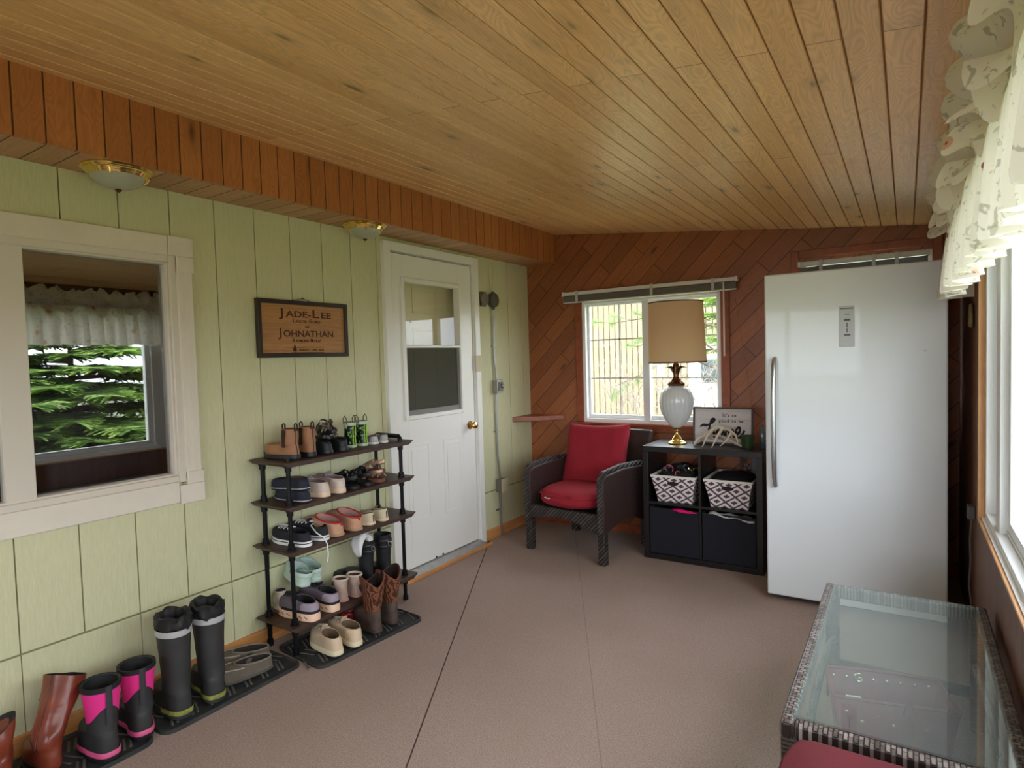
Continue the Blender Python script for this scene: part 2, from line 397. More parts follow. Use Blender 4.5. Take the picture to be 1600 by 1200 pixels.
b = B(); frame_boxes(b, .013, .026, gy0-.028, gy1+.028, gz0-.03, gz1+.03, .03); b.box(.008, gy0, 1.478, .024, gy1, 1.496); b.put('glazing_frame', M['white'], door_slab, bevel=.005, seg=3)
b = B(); frame_boxes(b, .0, .010, gy0, gy1, gz0, 1.48, .022, .032, .004); b.put('screen_frame', mat('grey_screen_frame', rgb(120, 118, 112), .5), door_slab)
B().box(-.004, gy0+.002, 1.49, -.001, gy1-.002, gz1).put('pane', M['glass3'], door_slab, smooth=False)
N = NT('insect_screen'); tr = N.n('ShaderNodeBsdfTransparent'); df = N.n('ShaderNodeBsdfDiffuse', {0: rgb(92, 92, 84)}); mx_ = N.n('ShaderNodeMixShader', {0: .62}); N.l(tr.outputs[0], mx_.inputs[1]); N.l(df.outputs[0], mx_.inputs[2]); N.l(mx_.outputs[0], N.out.inputs[0])
B().box(.002, gy0+.002, gz0, .003, gy1-.002, 1.48).put('screen', N.m, door_slab, smooth=False)
b = B(); b.cyl((.014, 3.528, .912), (.02, 3.528, .912), .03, .03, 20); kp = b.put('door_knob', M['abrass'], door_slab)
b = B(); b.tube([(.018, 3.528, .912), (.04, 3.528, .912), (.046, 3.528, .912), (.062, 3.528, .912), (.072, 3.528, .912), (.076, 3.528, .912)], [.009, .009, .02, .027, .022, .004], 16); b.put('knob_ball', M['brass'], kp)
b = B(); b.box(.014, 3.10, .052, .02, 3.112, .06); b.box(.014, 3.17, .052, .02, 3.182, .06); b.put('sweep_screw', M['black'], door_slab)
b = B(); b.box(.032, 3.60, 1.30, .036, 3.66, 1.42); b.put('latch_plate', M['beigep'], door)
b = B(); b.prism([(.0, .0), (.085, .0), (.085, .012), (.05, .03), (.0, .044)], 'y', 2.752, 3.612); b.put('threshold', M['alum'], door)
b = B(); b.box(.085, 2.70, 0, .097, 3.66, .022); b.put('threshold_strip', M['base'], door, bevel=.002)
# inner house door behind it
b = B(); b.box(-.16, 2.70, 0, -.121, 3.66, 2.12); idoor = struct(b.put('door_2', M['whitedirty'], bevel=.002))
for (y0, y1, z0, z1) in ((2.80, 3.0, 1.72, 1.90), (3.10, 3.36, 1.72, 1.90), (2.80, 3.0, 1.02, 1.62), (3.10, 3.36, 1.02, 1.62)):
    b = B(); frame_boxes(b, -.121, -.117, y0, y1, z0, z1, .02); b.put('raised_panel', M['whitedirty'], idoor, bevel=.003)
b = B(); b.cyl((-.121, 3.08, 1.66), (-.117, 3.08, 1.66), .008, .008, 12); b.put('peephole', M['black'], idoor)

# ------------------------------------------------------------ window 2 (end wall, right of the chair)
b = B(); frame_boxes(b, YF-.02, YF+.0, .452, 1.66, .80, 1.90, .062, .062, .062, 'y')
b.box(.43, YF-.05, .845, 1.66, YF+.0, .865)
win2 = struct(b.put('window_2', M['woodtrim'], bevel=.004))
b = B(); frame_boxes(b, YF-.012, YF+.09, .510, 1.606, .862, 1.836, .03, ax='y'); frame_boxes(b, YF+.03, YF+.06, .54, 1.576, .892, 1.806, .018, .03, .018, ax='y')
b.box(1.012, YF+.0, .892, 1.066, YF+.06, 1.806); b.put('sash', M['vinylw'], win2, bevel=.003)
gz = mat('grille_bar', rgb(212, 210, 205), .4)
b = B()
for z in (1.212, 1.518): b.box(.56, YF+.038, z-.005, 1.56, YF+.044, z+.005)
b.box(.806, YF+.038, .92, .815, YF+.044, 1.80)
b.put('grille', gz, win2)
B().box(.55, YF+.046, .90, 1.57, YF+.05, 1.80).put('pane', M['glass'], win2, smooth=False)
# window 3 behind the freezer: wood casing and a board inside it
b = B(); frame_boxes(b, YF-.03, YF, 2.058, 2.88, .95, 2.04, .05, ax='y'); win3 = struct(b.put('window_3', M['woodtrim'], bevel=.004))
b = B(); frame_boxes(b, YF-.005, YF+.09, 2.112, 2.83, .99, 1.97, .035, ax='y'); b.put('sash', M['vinylw'], win3, bevel=.003)
B().box(2.14, YF+.05, 1.02, 2.80, YF+.054, 1.94).put('pane', M['glass'], win3, smooth=False)
def rolled_blind(name, label, x0, x1, z, wandx, cordx):
    t = thing(name, label, 'window blind', (0, 0, 0))
    b = B(); b.box(x0, 4.315, z-.028, x1, 4.345, z); b.box(x0-.004, 4.31, z-.032, x0+.014, 4.35, z+.004); b.box(x1-.014, 4.31, z-.032, x1+.004, 4.35, z+.004)
    b.box(x0+.1, 4.345, z-.03, x0+.12, YF, z); b.box(x1-.12, 4.345, z-.03, x1-.1, YF, z)
    b.put('head_rail', mat('white_blind_rail', rgb(216, 213, 206), .4), t, bevel=.003)
    b = B(); zz = z-.034
    for i in range(13): b.box(x0+.006, 4.31, zz-.0022, x1-.006, 4.35, zz-.0004); zz -= .0035
    b.put('slats', mat('grey_blind_slat', rgb(132, 128, 120), .5), t, smooth=False)
    B().box(x0+.006, 4.312, zz-.008, x1-.006, 4.348, zz).put('bottom_rail', mat('white_blind_rail', rgb(216, 213, 206), .4), t, bevel=.002)
    for xx in (x0+.12, (x0+x1)/2+.06, x1-.17):
        B().box(xx, 4.306, zz-.006, xx+.02, 4.31, z+.004).put('bracket', mat('clear_bracket', rgb(190, 188, 182), .3), t)
    if wandx: B().cyl((wandx, 4.306, z-.03), (wandx, 4.309, z-.54), .005, .0055, 8).put('tilt_wand', mat('white_blind_rail', rgb(216, 213, 206), .4), t)
    if cordx:
        b = B(); b.tube([(cordx+k*.0125*1.0, 4.34+k*.003, z-.04-k*.1) for k in range(11)], .0018, 5); b.put('cord', mat('yellowed_cord', rgb(150, 110, 60), .8), t)
    return t
rolled_blind('window_blind', 'white mini blind pulled up over the window behind the lamp', .387, 1.732, 1.905, 1.645, 1.70)
rolled_blind('window_blind', 'pale blind head peeking out above the white freezer', 2.115, 2.81, 1.955, None, None)

# ------------------------------------------------------------ window 5 (right wall, long vinyl slider)
b = B(); frame_boxes(b, W-.012, W+.012, RY0-.0, RY1+.0, RZ0, RZ1, .010)
win5 = struct(b.put('window_5', mat('pale_pine_casing', rgb(214, 160, 108), .45, var=.15, vs=6), bevel=.002))
b = B(); frame_boxes(b, W+.012, W+.12, RY0+.010, RY1-.010, RZ0+.010, RZ1-.010, .03)
for yy in (.85, 2.87): b.box(W+.025, yy-.05, RZ0+.03, W+.115, yy+.05, RZ1-.03)
for a, c_ in ((-.858, .80), (.9, 2.82), (2.92, 3.128)):
    frame_boxes(b, W+.05, W+.1, a, c_, RZ0+.042, RZ1-.042, .045)
for xx in (W+.045, W+.075, W+.1): b.box(xx, RY0+.04, RZ0+.042, xx+.006, RY1-.04, RZ0+.052)
b.put('sash', M['vinylw'], win5, bevel=.002)
b = B(); b.box(W-.001, RY0+.012, RZ0+.012, W+.031, RY1-.012, RZ0+.016); b.put('sill', M['vinylw'], win5)
B().box(W+.072, RY0+.07, RZ0+.08, W+.076, RY1-.07, RZ1-.08).put('pane', M['glass'], win5, smooth=False)
# ------------------------------------------------------------ ceiling lights under the soffit
opal = mat('ribbed_frosted_glass', rgb(176, 176, 160), .35, bump=.1, bs=30)
def flush_light(x, y, label):
    t = thing('ceiling_light', label, 'ceiling light', (x, y, ZS), group='brass flush lights under the soffit')
    b = B(); b.lathe([(.120, 0), (.121, -.006), (.114, -.011), (.114, -.013), (.108, -.018), (.105, -.019), (.101, -.026), (.098, -.027), (.094, -.034), (.088, -.034), (.088, -.0)], n=48)
    b.put('rim', M['brass'], t)
    b = B(); b.lathe([(.092, -.028), (.088, -.040), (.078, -.052), (.062, -.064), (.042, -.073), (.02, -.078), (.004, -.079)], n=96, rib=.012, ribn=32); b.put('glass_bowl', opal, t)
    b = B(); b.lathe([(.002, -.078), (.011, -.079), (.012, -.083), (.006, -.088), (.001, -.091)], n=16); b.put('finial', M['bronze'], t)
    for a in (200, 320, 80):
        b = B(); a = math.radians(a); b.tube([(.106*math.cos(a), .106*math.sin(a), -.02), (.097*math.cos(a), .097*math.sin(a), -.036), (.088*math.cos(a), .088*math.sin(a), -.044)], [.006, .005, .003], 6); b.put('clip', M['brass'], t)
flush_light(.150, 1.163, 'brass rimmed ceiling light above the left house window')
flush_light(.150, 2.436, 'brass rimmed ceiling light beside the top of the white door')

# ------------------------------------------------------------ wooden name sign
sg = thing('wooden_sign', 'framed engraved wooden sign with names hanging on the green wall', 'sign', (.004, 2.107, 1.578))
L_, H_ = .572, .296
b = B(); b.box(0, -L_/2+.02, -H_/2+.02, .016, L_/2-.02, H_/2-.02)
b.put('sign_board', planks('sign_oak', (0, 1, 0), (0, 0, 1), 3., .3, rgb(176, 126, 74), rgb(168, 118, 70), rgb(150, 100, 60), .0, .0, .45, .5, grain=.9), sg, smooth=False)
b = B(); frame_boxes(b, 0, .026, -L_/2, L_/2, -H_/2, H_/2, .022); b.put('frame', mat('dark_walnut_frame', rgb(44, 28, 20), .45, var=.2, vs=20), sg, bevel=.003)
mx = Matrix(((0, 0, 1, .0165), (1, 0, 0, 0), (0, 1, 0, 0), (0, 0, 0, 1)))
def at(yy, zz): return Matrix.Translation((0, yy, zz)) @ mx
b = B()
def smallcaps(b, words, big, small, y0, z, total, bold=.0008):
    parts = []
    for wd in words:
        if wd[0] == ' ': parts.append((None, small)); wd = wd[1:]
        parts.append((wd[0], big)); 
        if len(wd) > 1: parts.append((wd[1:], small))
    ys = y0
    tmp = B(); x = 0
    for s_, sz in parts:
        if s_ is None: x += sz*.35; continue
        t_ = B(); text(t_, s_, sz, Matrix(), bold, .0005, 'LEFT'); t_.b.verts.ensure_lookup_table()
        xs_ = [v.co.x for v in t_.b.verts]; lo, hi = min(xs_), max(xs_)
        t_.xf(Matrix.Translation((x-lo, 0, 0))); me = bpy.data.meshes.new('t3'); t_.b.to_mesh(me); t_.b.free(); tmp.b.from_mesh(me); bpy.data.meshes.remove(me)
        x += hi-lo+sz*.16
    k_ = total/x
    tmp.xf(at(y0, z) @ Matrix.Diagonal((k_, 1, 1, 1)) @ Matrix.Translation((-x/2, 0, 0)))
    me = bpy.data.meshes.new('t4'); tmp.b.to_mesh(me); tmp.b.free(); b.b.from_mesh(me); bpy.data.meshes.remove(me)
smallcaps(b, ['JADE-', 'LEE'], .062, .045, .012, .062, .345)
smallcaps(b, ['TAYLOR', ' GORST'], .028, .022, .012, .033, .19, .0003)
text(b, 'AND', .013, at(.012, .008), .0002)
smallcaps(b, ['JOHNATHAN'], .062, .046, .012, -.040, .362)
smallcaps(b, ['RAYMOND', ' MCKAY'], .028, .022, .012, -.069, .19, .0003)
text(b, 'AUGUST 22ND 2020', .018, at(.035, -.1165), .0004)
b.box(.0165, -.098, -.125, .0172, .118, -.1225); b.box(.0165, -.098, -.098, .0172, .118, -.0955)
for k in range(5): b.prism([(-.072-.017*(1-k*.17), -.117+k*.0065), (-.072+.017*(1-k*.17), -.117+k*.0065), (-.072, -.104+k*.0065)], 'x', .0165, .0171)
b.box(.0165, -.074, -.123, .0171, -.070, -.116)
b.put('lettering', mat('burnt_engraving', rgb(74, 34, 14), .7), sg, smooth=False)
B().tube([(.004, -.09, .146), (.006, 0, .163), (.004, .06, .146)], .0013, 5).put('hanging_wire', M['black'], sg)
B().cyl((-.004, 0, .164), (.008, 0, .163), .003, .004, 8).put('nail', M['black'], sg)

# ------------------------------------------------------------ conduit, boxes, outlet on the green wall
g = 'metal conduit and boxes beside the door'
def single(name, b, m, label, cat, group=None, **k): return tag(b.put(name, m, None, **k), label, cat, group)
b = B(); b.box(0, 3.715, 1.79, .02, 3.775, 1.90); b.cyl((.02, 3.745, 1.845), (.034, 3.745, 1.845), .05, .048, 24)
t = single('junction_box', b, M['greybox'], 'round grey cover box touching the door trim, left of the round pair', 'electrical box', bevel=.002)
B().cyl((.034, 3.75, 1.838), (.037, 3.75, 1.838), .006, .005, 8).put('screw', M['chrome'], t)
b = B(); b.cyl((.002, 3.868, 1.845), (.04, 3.868, 1.845), .056, .054, 24); b.cyl((.02, 3.868, 1.89), (.02, 3.868, 1.91), .014, .014, 10); b.cyl((.02, 3.868, 1.80), (.02, 3.868, 1.772), .015, .012, 10)
single('junction_box', b, mat('dark_box_cover', rgb(92, 90, 84), .5, .3), 'round dark grey junction box at the top of the conduit', 'electrical box', bevel=.002)
b = B(); b.tube([(.012, 3.842, 2.02), (.012, 3.85, 1.98), (.012, 3.86, 1.93), (.016, 3.868, 1.905)], .003, 6); b.tube([(.012, 3.83, 2.06), (.012, 3.838, 2.03), (.012, 3.842, 2.0)], .0025, 6); b.tube([(.01, 3.842, 2.02), (.01, 3.835, 2.09), (.014, 3.85, 2.125), (.02, 3.865, 2.14), (.02, 3.865, 2.16)], .0025, 6)
single('cable', b, M['creamv'], 'thin cream cable hooked up to the soffit above the round box', 'cable')
def conduit(pts, label): 
    t = single('conduit', B().tube(pts, .0085, 10), M['galv'], label, 'conduit')
    return t
conduit([(.02, 3.868, 1.775), (.02, 3.872, 1.70), (.014, 3.872, 1.62), (.014, 3.868, 1.5), (.014, 3.872, 1.36), (.018, 3.882, 1.29), (.02, 3.885, 1.232)], 'upper length of shiny conduit between round box and switch box')
c2 = conduit([(.02, 3.885, 1.12), (.015, 3.875, 1.05), (.013, 3.872, .95), (.013, 3.876, .80), (.013, 3.874, .65), (.016, 3.885, .55), (.022, 3.888, .452)], 'middle length of shiny conduit between switch box and outlet')
conduit([(.022, 3.888, .345), (.022, 3.888, .25), (.022, 3.886, .15), (.022, 3.892, .004)], 'lowest length of conduit from the outlet down to the floor')
b = B(); b.box(.001, 3.85, 1.125, .05, 3.925, 1.228); t = single('switch_box', b, M['galv'], 'grey metal switch box with a round knob on the conduit', 'switch', bevel=.003)
b = B(); b.box(.05, 3.862, 1.14, .058, 3.918, 1.212); b.put('switch_plate', M['greybox'], t, bevel=.002)
b = B(); b.lathe([(.018, .058), (.017, .07), (.01, .075)], n=16, mx=Matrix(((0, 0, 1, 0), (0, 1, 0, 3.90), (-1, 0, 0, 1.18), (0, 0, 0, 1)))); b.put('dial_knob', M['galv'], t)
b = B(); b.box(.001, 3.855, .348, .055, 3.93, .448); t = single('outlet_box', b, M['greybox'], 'grey outlet box low on the conduit with beige cover', 'outlet', bevel=.003)
B().box(.055, 3.856, .345, .062, 3.94, .452).put('cover_plate', M['beigep'], t, bevel=.003)
for z in (1.36+.12, .82, .20): b = B(); b.box(.0, 3.845, z, .004, 3.895, z+.012); b.tube([(.004, 3.858, z+.006), (.03, 3.866, z+.006), (.03, 3.878, z+.006), (.004, 3.888, z+.006)], .002, 5); b.put('conduit_clip', M['galv'], c2)

# little corner shelf
b = B(); b.prism([(0, 4.12), (.33, 4.41), (0, 4.41)], 'z', .872, .912)
single('corner_shelf', b, M['woodtrim'], 'small reddish wooden corner shelf on the wall above the armchair', 'shelf', bevel=.003)

# ------------------------------------------------------------ shoe rack: pipe legs and four dark boards
SH = [.937, .729, .517, .157]
rack = thing('shoe_rack', 'four tier pipe and dark wood shoe rack against the green wall', 'shoe rack', (0, 0, 0))
pipe = mat('black_iron_pipe', rgb(24, 24, 26), .42, .6, var=.2, vs=40)
darkw = planks('dark_stained_board', (0, 1, 0), (1, 0, 0), 3., .14, rgb(74, 52, 42), rgb(64, 46, 38), rgb(52, 36, 30), .0, .2, .5, .5, grain=.9)
PY = (1.782, 2.535); PX = (.067, .264)
for z in SH:
    b = B(); y0, y1 = 1.737, 2.60; th = .022
    b.rings([[V(.028, y0, z-.004), V(.302, y0-.005, z-.004), V(.302, y0-.005, z), V(.028, y0, z)],
             [V(.02, y0+.022, z-th), V(.31, y0+.018, z-th), V(.31, y0+.018, z), V(.02, y0+.022, z)],
             [V(.02, y1-.04, z-th), V(.31, y1-.04, z-th), V(.31, y1-.04, z), V(.02, y1-.04, z)],
             [V(.028, y1, z-.004), V(.302, y1+.005, z-.004), V(.302, y1+.005, z), V(.028, y1, z)]])
    b.put('shelf_board', darkw, rack, bevel=.003)
for px in PX:
    for py in PY:
        b = B(); segs = [(0.012, SH[3]-.022), (SH[3], SH[2]-.022), (SH[2], SH[1]-.022), (SH[1], SH[0]-.022)]
        for i, (a, c_) in enumerate(segs):
            b.cyl((px, py, a), (px, py, c_), .0105, n=14); b.cyl((px, py, c_-.028), (px, py, c_), .0155, n=14); b.cyl((px, py, c_-.006), (px, py, c_), .02, n=14)
            b.cyl((px, py, a), (px, py, a+.028), .0155, n=14)
            if i: b.cyl((px, py, a), (px, py, a+.008), .02, n=14)
        b.put('leg', pipe, rack, ang=50)
b = B()
for py in PY: b.tube([(PX[0], py, SH[0]), (PX[0], py, SH[0]+.02), (PX[0]+.02, py, SH[0]+.032), (PX[1]-.02, py, SH[0]+.032), (PX[1], py, SH[0]+.02), (PX[1], py, SH[0])], .012, 10)
b = B(); b.tube([(PX[1], PY[1], SH[0]), (PX[1], PY[1], SH[0]+.012), (PX[1]-.01, PY[1], SH[0]+.026), (PX[0]+.02, PY[1], SH[0]+.03), (PX[0], PY[1], SH[0]+.02), (PX[0], PY[1], SH[0])], .0135, 10)
b.put('top_rail', pipe, rack)
b = B(); b.tube([(PX[1], PY[0], SH[0]), (PX[1], PY[0], SH[0]+.012)], .014, 10); b.put('pipe_cap', pipe, rack)

# ------------------------------------------------------------ boot trays
traym = mat('black_rubber_tray', rgb(44, 45, 45), .6, var=.35, vs=14, bump=.2, bs=50)
def tray(x0, x1, y0, y1, label, rz=0):
    cx, cy = (x0+x1)/2, (y0+y1)/2; hx, hy = (x1-x0)/2, (y1-y0)/2
    t = thing('boot_tray', label, 'boot tray', (cx, cy, 0), rz, 'black boot trays on the carpet')
    def rr(ex, z, r=.05):
        out = []
        for sx, sy, a0 in ((1, 1, 0), (-1, 1, 90), (-1, -1, 180), (1, -1, 270)):
            for k in range(6):
                a = math.radians(a0+k*18); out.append(V(sx*(hx-ex-r)+ (r)*math.cos(a), sy*(hy-ex-r)+(r)*math.sin(a), z))
        return out
    b = B(); b.rings([rr(0, 0), rr(.001, .012), rr(.005, .015), rr(.009, .012), rr(.013, .005)]); b.put('base', traym, t)
    b = B(); n = int((y1-y0)/.04)
    for k in range(n):
        yy = -hy+.035+k*(2*hy-.07)/max(1, n-1); d = .03 if k % 2 else -.03
        for q_ in range(3):
            xx = -hx+.04+q_*(2*hx-.08)/3; ww = (2*hx-.08)/3-.012
            b.tube([(xx, yy+d*(q_-1), .0065), (xx+ww, yy+d*(q_-1)+.03*(1 if q_ % 2 else -1), .0065)], .005, 6, flat=(1, .5))
    b.put('ribs', mat('dusty_rubber_ribs', rgb(92, 88, 82), .8, var=.3, vs=20), t)
    return t
tray(.03, .36, .50, 1.10, 'boot tray at far left under the pink and black boots')
tray(.02, .36, 1.125, 1.752, 'boot tray under the tall rubber boots and grey moccasins')
tray(.13, .50, 1.768, 2.42, 'boot tray under the shoe rack holding the cowboy boots', -.085)

# ------------------------------------------------------------ shoes
def shoe_geo(L, W_, zs=.0, sole=.02, heelup=.0, toeH=.045, shaft=None, inner=True, side=1, n=36, flare=.003, toep=1.0, waist=.8):
    """returns ring builders. toe points to +x, heel at 0."""
    def fp(a, ex=0.):
        s = .5-.5*math.cos(a); x = L*s
        prof = abs(math.sin(a))**(.62 if s < .5 else .62*toep)
        w_ = (W_/2)*prof*(waist+.02 + (1-waist)*math.sin(PI*min(1, max(0, (s-.05)/1.25)))**2*1.2)
        w_ = w_*(1 - .16*math.exp(-((s-.42)/.16)**2))
        y = w_*(1 if a < PI else -1) + side*.1*W_*math.sin(PI*s)**2*(1 if s > .3 else .6)
        c = V(L*.5, 0, 0); p = V(x, y, 0); d = V(math.cos(PI-a), math.sin(a), 0)
        return p + d*ex
    A = [2*PI*k/n for k in range(n)]
    return fp, A
def make_shoe(name, label, L=.27, W_=.095, sole=.022, toeH=.045, shaft=((.1, .075, .036, .085, .012),), cu=None, cs=None, cl=None, side=1, group=None, z0=0., cat='shoe', foxing=None, laces=None, heel=None, toecap=None, toep=1., scallop=0., tongue=None, waist=.82, lip=None, collar=None, bulge=.0):
    t = thing(name, label, cat, group=group)
    fp, A = shoe_geo(L, W_, side=side, toep=toep, waist=waist); n = len(A)
    zh = lambda p, z: z
    # sole
    R = []
    for ex, z in ((-.004, 0), (.002, .003), (.003, sole*.6), (.001, sole), (-.004, sole+.0005)):
        R.append([fp(a, ex)+V(0, 0, z+ (.006*max(0, (fp(a).x/L-.8)/.2)**2 if z < sole else 0)) for a in A])
    b = B(); b.rings(R); so = b.put('sole', cs, t)
    if foxing:
        b = B(); b.rings([[fp(a, .0034)+V(0, 0, z) for a in A] for z in (sole*.62, sole*.78)], False, False); b.put('foxing_stripe', foxing, t)
    def ring(i):
        cx, rx, ry, z, tl = shaft[i][:5]
        out = []
        for a in A:
            x = cx-rx*math.cos(a); y = ry*math.sin(a)
            zz = z - tl*math.cos(a)
            if scallop and i == len(shaft)-1: zz += scallop*(abs(math.sin(a))**1.5-.9)
            out.append(V(x, y+side*.1*W_*.5*(1 if i == 0 else .4), zz))
        return out
    O = ring(0); T = 9; R = []
    for k in range(T+1):
        f = k/T; rg = []
        for i, a in enumerate(A):
            P_ = fp(a, -.002); q_ = O[i]; fr = .5-.5*math.cos(a)
            wall = toeH*(1-.25*(1-fr))*math.sin(min(1, f*1.7)*PI/2)
            z = sole + wall*(1-f) + (q_.z-sole)*f
            g_ = f**(1.0+1.3*fr); p = P_.lerp(V(q_.x, q_.y, 0), g_); 
            if bulge: p += (V(P_.x-L*.5, P_.y, 0).normalized())*bulge*math.sin(PI*f)
            p.z = z; rg.append(p)
        R.append(rg)
    toe_rings = R
    for i in range(1, len(shaft)): R.append(ring(i))
    b = B(); b.rings(R, True, False); 
    top = R[-1]; c0 = sum(top, V(0, 0, 0))/n
    inn = [c0+(p-c0)*.93 for p in top]
    for p, q_ in zip(inn, top): p.z = q_.z+.001
    b2r = [top, [ (p+q_)/2+V(0, 0, .0025) for p, q_ in zip(top, inn)], inn]
    b.rings(b2r, False, False); up = b.put('upper', cu, t, ang=60)
    cx0, rx0, ry0 = shaft[0][:3]
    R2 = [inn]
    if len(shaft) > 1:
        dd = min(.07, (shaft[-1][3]-shaft[0][3])*.8); dirx = shaft[-2][0]-shaft[-1][0]
        R2 += [[c0+(p-c0)*.90+V(0, 0, -dd*.5) for p in top], [c0+(p-c0)*.80+V(0, 0, -dd) for p in top]]
    depth = sole+.008
    for f in ((.3, .7, 1.) if len(shaft) == 1 else ()):
        rg = []
        for i, a in enumerate(A):
            tgt = V(cx0-rx0*.92*math.cos(a), ry0*.8*math.sin(a), depth); rg.append(inn[i].lerp(tgt, f))
        R2.append(rg)
    b = B(); b.rings(R2, False, True); b.put('lining', cl or M['black'], t)
    if toecap:
        b = B(); idx = [i for i, a in enumerate(A) if abs(a-PI) < .95]
        rr = [[toe_rings[k][i] + (toe_rings[k][i]-V(L*.7, 0, sole*.5)).normalized()*.0018 for i in idx] for k in range(0, 5)]
        b.rings(rr, False, False, closed=False); b.put('toe_cap', toecap, t)
    if heel:
        b = B(); idx = [i % n for i in range(-6, 7)]
        rr = [[toe_rings[k][i] + V(-.0015, .0005*(1 if toe_rings[k][i].y > 0 else -1), 0) for i in idx] for k in range(0, T+1)]
        b.rings(rr, False, False, closed=False); b.put('heel_counter', heel, t)
    front = O[n//2]; ztoe = sole+toeH
    if tongue:
        b = B(); b.tube([(front.x+.03, front.y, front.z-.006), (front.x-.002, front.y, front.z+.004), (front.x-.014, front.y, front.z+.022)], [.012, .015, .015], 8, flat=(1.1, .22)); b.put('tongue', tongue, t)
    if laces:
        b = B(); m0 = n//2
        for k, kk in enumerate((T, T-1, T-2, T-3)):
            a_, c_ = toe_rings[kk][m0-4], toe_rings[kk][m0+4]; m_ = toe_rings[kk][m0]
            up_ = V(0, 0, .004); b.tube([a_+up_, m_+V(0, 0, .006), c_+up_], .0024, 6)
            if k < 3:
                d_ = toe_rings[kk-1][m0+4]; e_ = toe_rings[kk-1][m0-4]
                b.tube([a_+up_, (m_+toe_rings[kk-1][m0])/2+V(0, 0, .008), d_+up_], .0022, 6); b.tube([c_+up_, (m_+toe_rings[kk-1][m0])/2+V(0, 0, .007), e_+up_], .0022, 6)
        b.put('laces', laces, t)
    t['_top'] = 0; del t['_top']
    t.location.z = z0
    return t, dict(fp=fp, A=A, R=R, O=O, top=top, T=T)
def dup(root, label=None, mirror=False):
    def cp(o, par):
        c_ = o.copy(); COL.objects.link(c_); c_.parent = par
        for ch in list(o.children): cp(ch, c_)
        return c_
    r = cp(root, None)
    if label: r['label'] = label
    if mirror: r.scale = (1, -1, 1)
    return r
def place(o, x, y, z, rz=0, rx=0, ry=0):
    o.location = (x, y, z); o.rotation_euler = (math.radians(rx), math.radians(ry), math.radians(rz)); return o
def pair(fn, la, lb, pa, pb):
    a = fn(la); b_ = dup(a, lb, True); place(a, *pa); place(b_, *pb); return a, b_

leather = mat('tan_nubuck', rgb(158, 110, 76), .6, var=.2, vs=18, bump=.15, bs=80)
rubb = mat('black_rubber', rgb(26, 26, 28), .45, var=.2, vs=20)
dkgore = mat('dark_elastic', rgb(52, 32, 24), .8)
# tan chelsea boots, heel towards the room
def f(l):
    t, g_ = make_shoe('chelsea_boot', l, L=.235, W_=.088, sole=.022, toeH=.045, shaft=((.058, .050, .036, .075, .0), (.055, .046, .034, .105, .0), (.052, .044, .034, .145, .0)), cu=leather, cs=rubb, cl=dkgore, group='tan chelsea boots on the top shelf')
    for s_ in (1, -1):
        b = B(); b.tube([(.055, s_*.0372+.003, .06), (.055, s_*.0362+.002, .11), (.053, s_*.0352, .144)], [.012, .014, .017], 8, flat=(.15, 1) ); b.put('elastic_gusset', dkgore, t)
    for xx, hh in ((.006, .024), (.098, .02)):
        b = B(); b.tube([(xx, -.008, .138), (xx, -.007, .145+hh), (xx, .0, .149+hh), (xx, .007, .145+hh), (xx, .008, .138)], .004, 6, flat=(1, 1)); b.put('pull_tab', dkgore, t)
    b = B(); b.tube([(g_['R'][k][0].x-.001, g_['R'][k][0].y, g_['R'][k][0].z) for k in range(0, len(g_['R']))], .0018, 5); b.put('heel_seam', dkgore, t)
    b = B(); b.rings([[p+V(0, 0, dz) for p in [g_['fp'](a, .0042) for a in g_['A']]] for dz in (.017, .026)], False, False); b.put('welt', rubb, t)
    return t
pair(f, 'tan chelsea boot at the left end of the top shelf', 'tan chelsea boot beside the camouflage sandals', (.262, 1.842, SH[0], 180), (.268, 1.932, SH[0], 177))
# black shoes with camouflage sandals lying on top
clr = mat('matt_black_leather', rgb(22, 23, 26), .55, var=.2, vs=30)
def f(l): return make_shoe('black_shoe', l, L=.23, W_=.088, sole=.018, toeH=.04, shaft=((.07, .058, .032, .062, .004),), cu=clr, cs=rubb, group='black shoes under the sandals')[0]
pair(f, 'black shoe on the top shelf under the sandals, next to the tan boots', 'black shoe on the top shelf under the sandals, next to the rain boots', (.268, 2.035, SH[0], 180), (.272, 2.130, SH[0], 176))
N = NT('brown_camouflage'); nz = N.n('ShaderNodeTexNoise', {'Vector': N.obj(), 'Scale': 34., 'Detail': 2.}).outputs[0]
nz2 = N.n('ShaderNodeTexNoise', {'Vector': N.obj(), 'Scale': 55., 'Detail': 1.}).outputs[0]
cc = N.mix(N.math('GREATER_THAN', nz, .5), rgb(66, 54, 44), rgb(112, 98, 80)); cc = N.mix(N.math('GREATER_THAN', nz2, .6), cc, rgb(40, 32, 28)); cc = N.mix(N.math('GREATER_THAN', nz, .64), cc, rgb(178, 172, 158))
N.l(cc, N.p.inputs['Base Color']); N.p.inputs['Roughness'].default_value = .8; camo = N.m
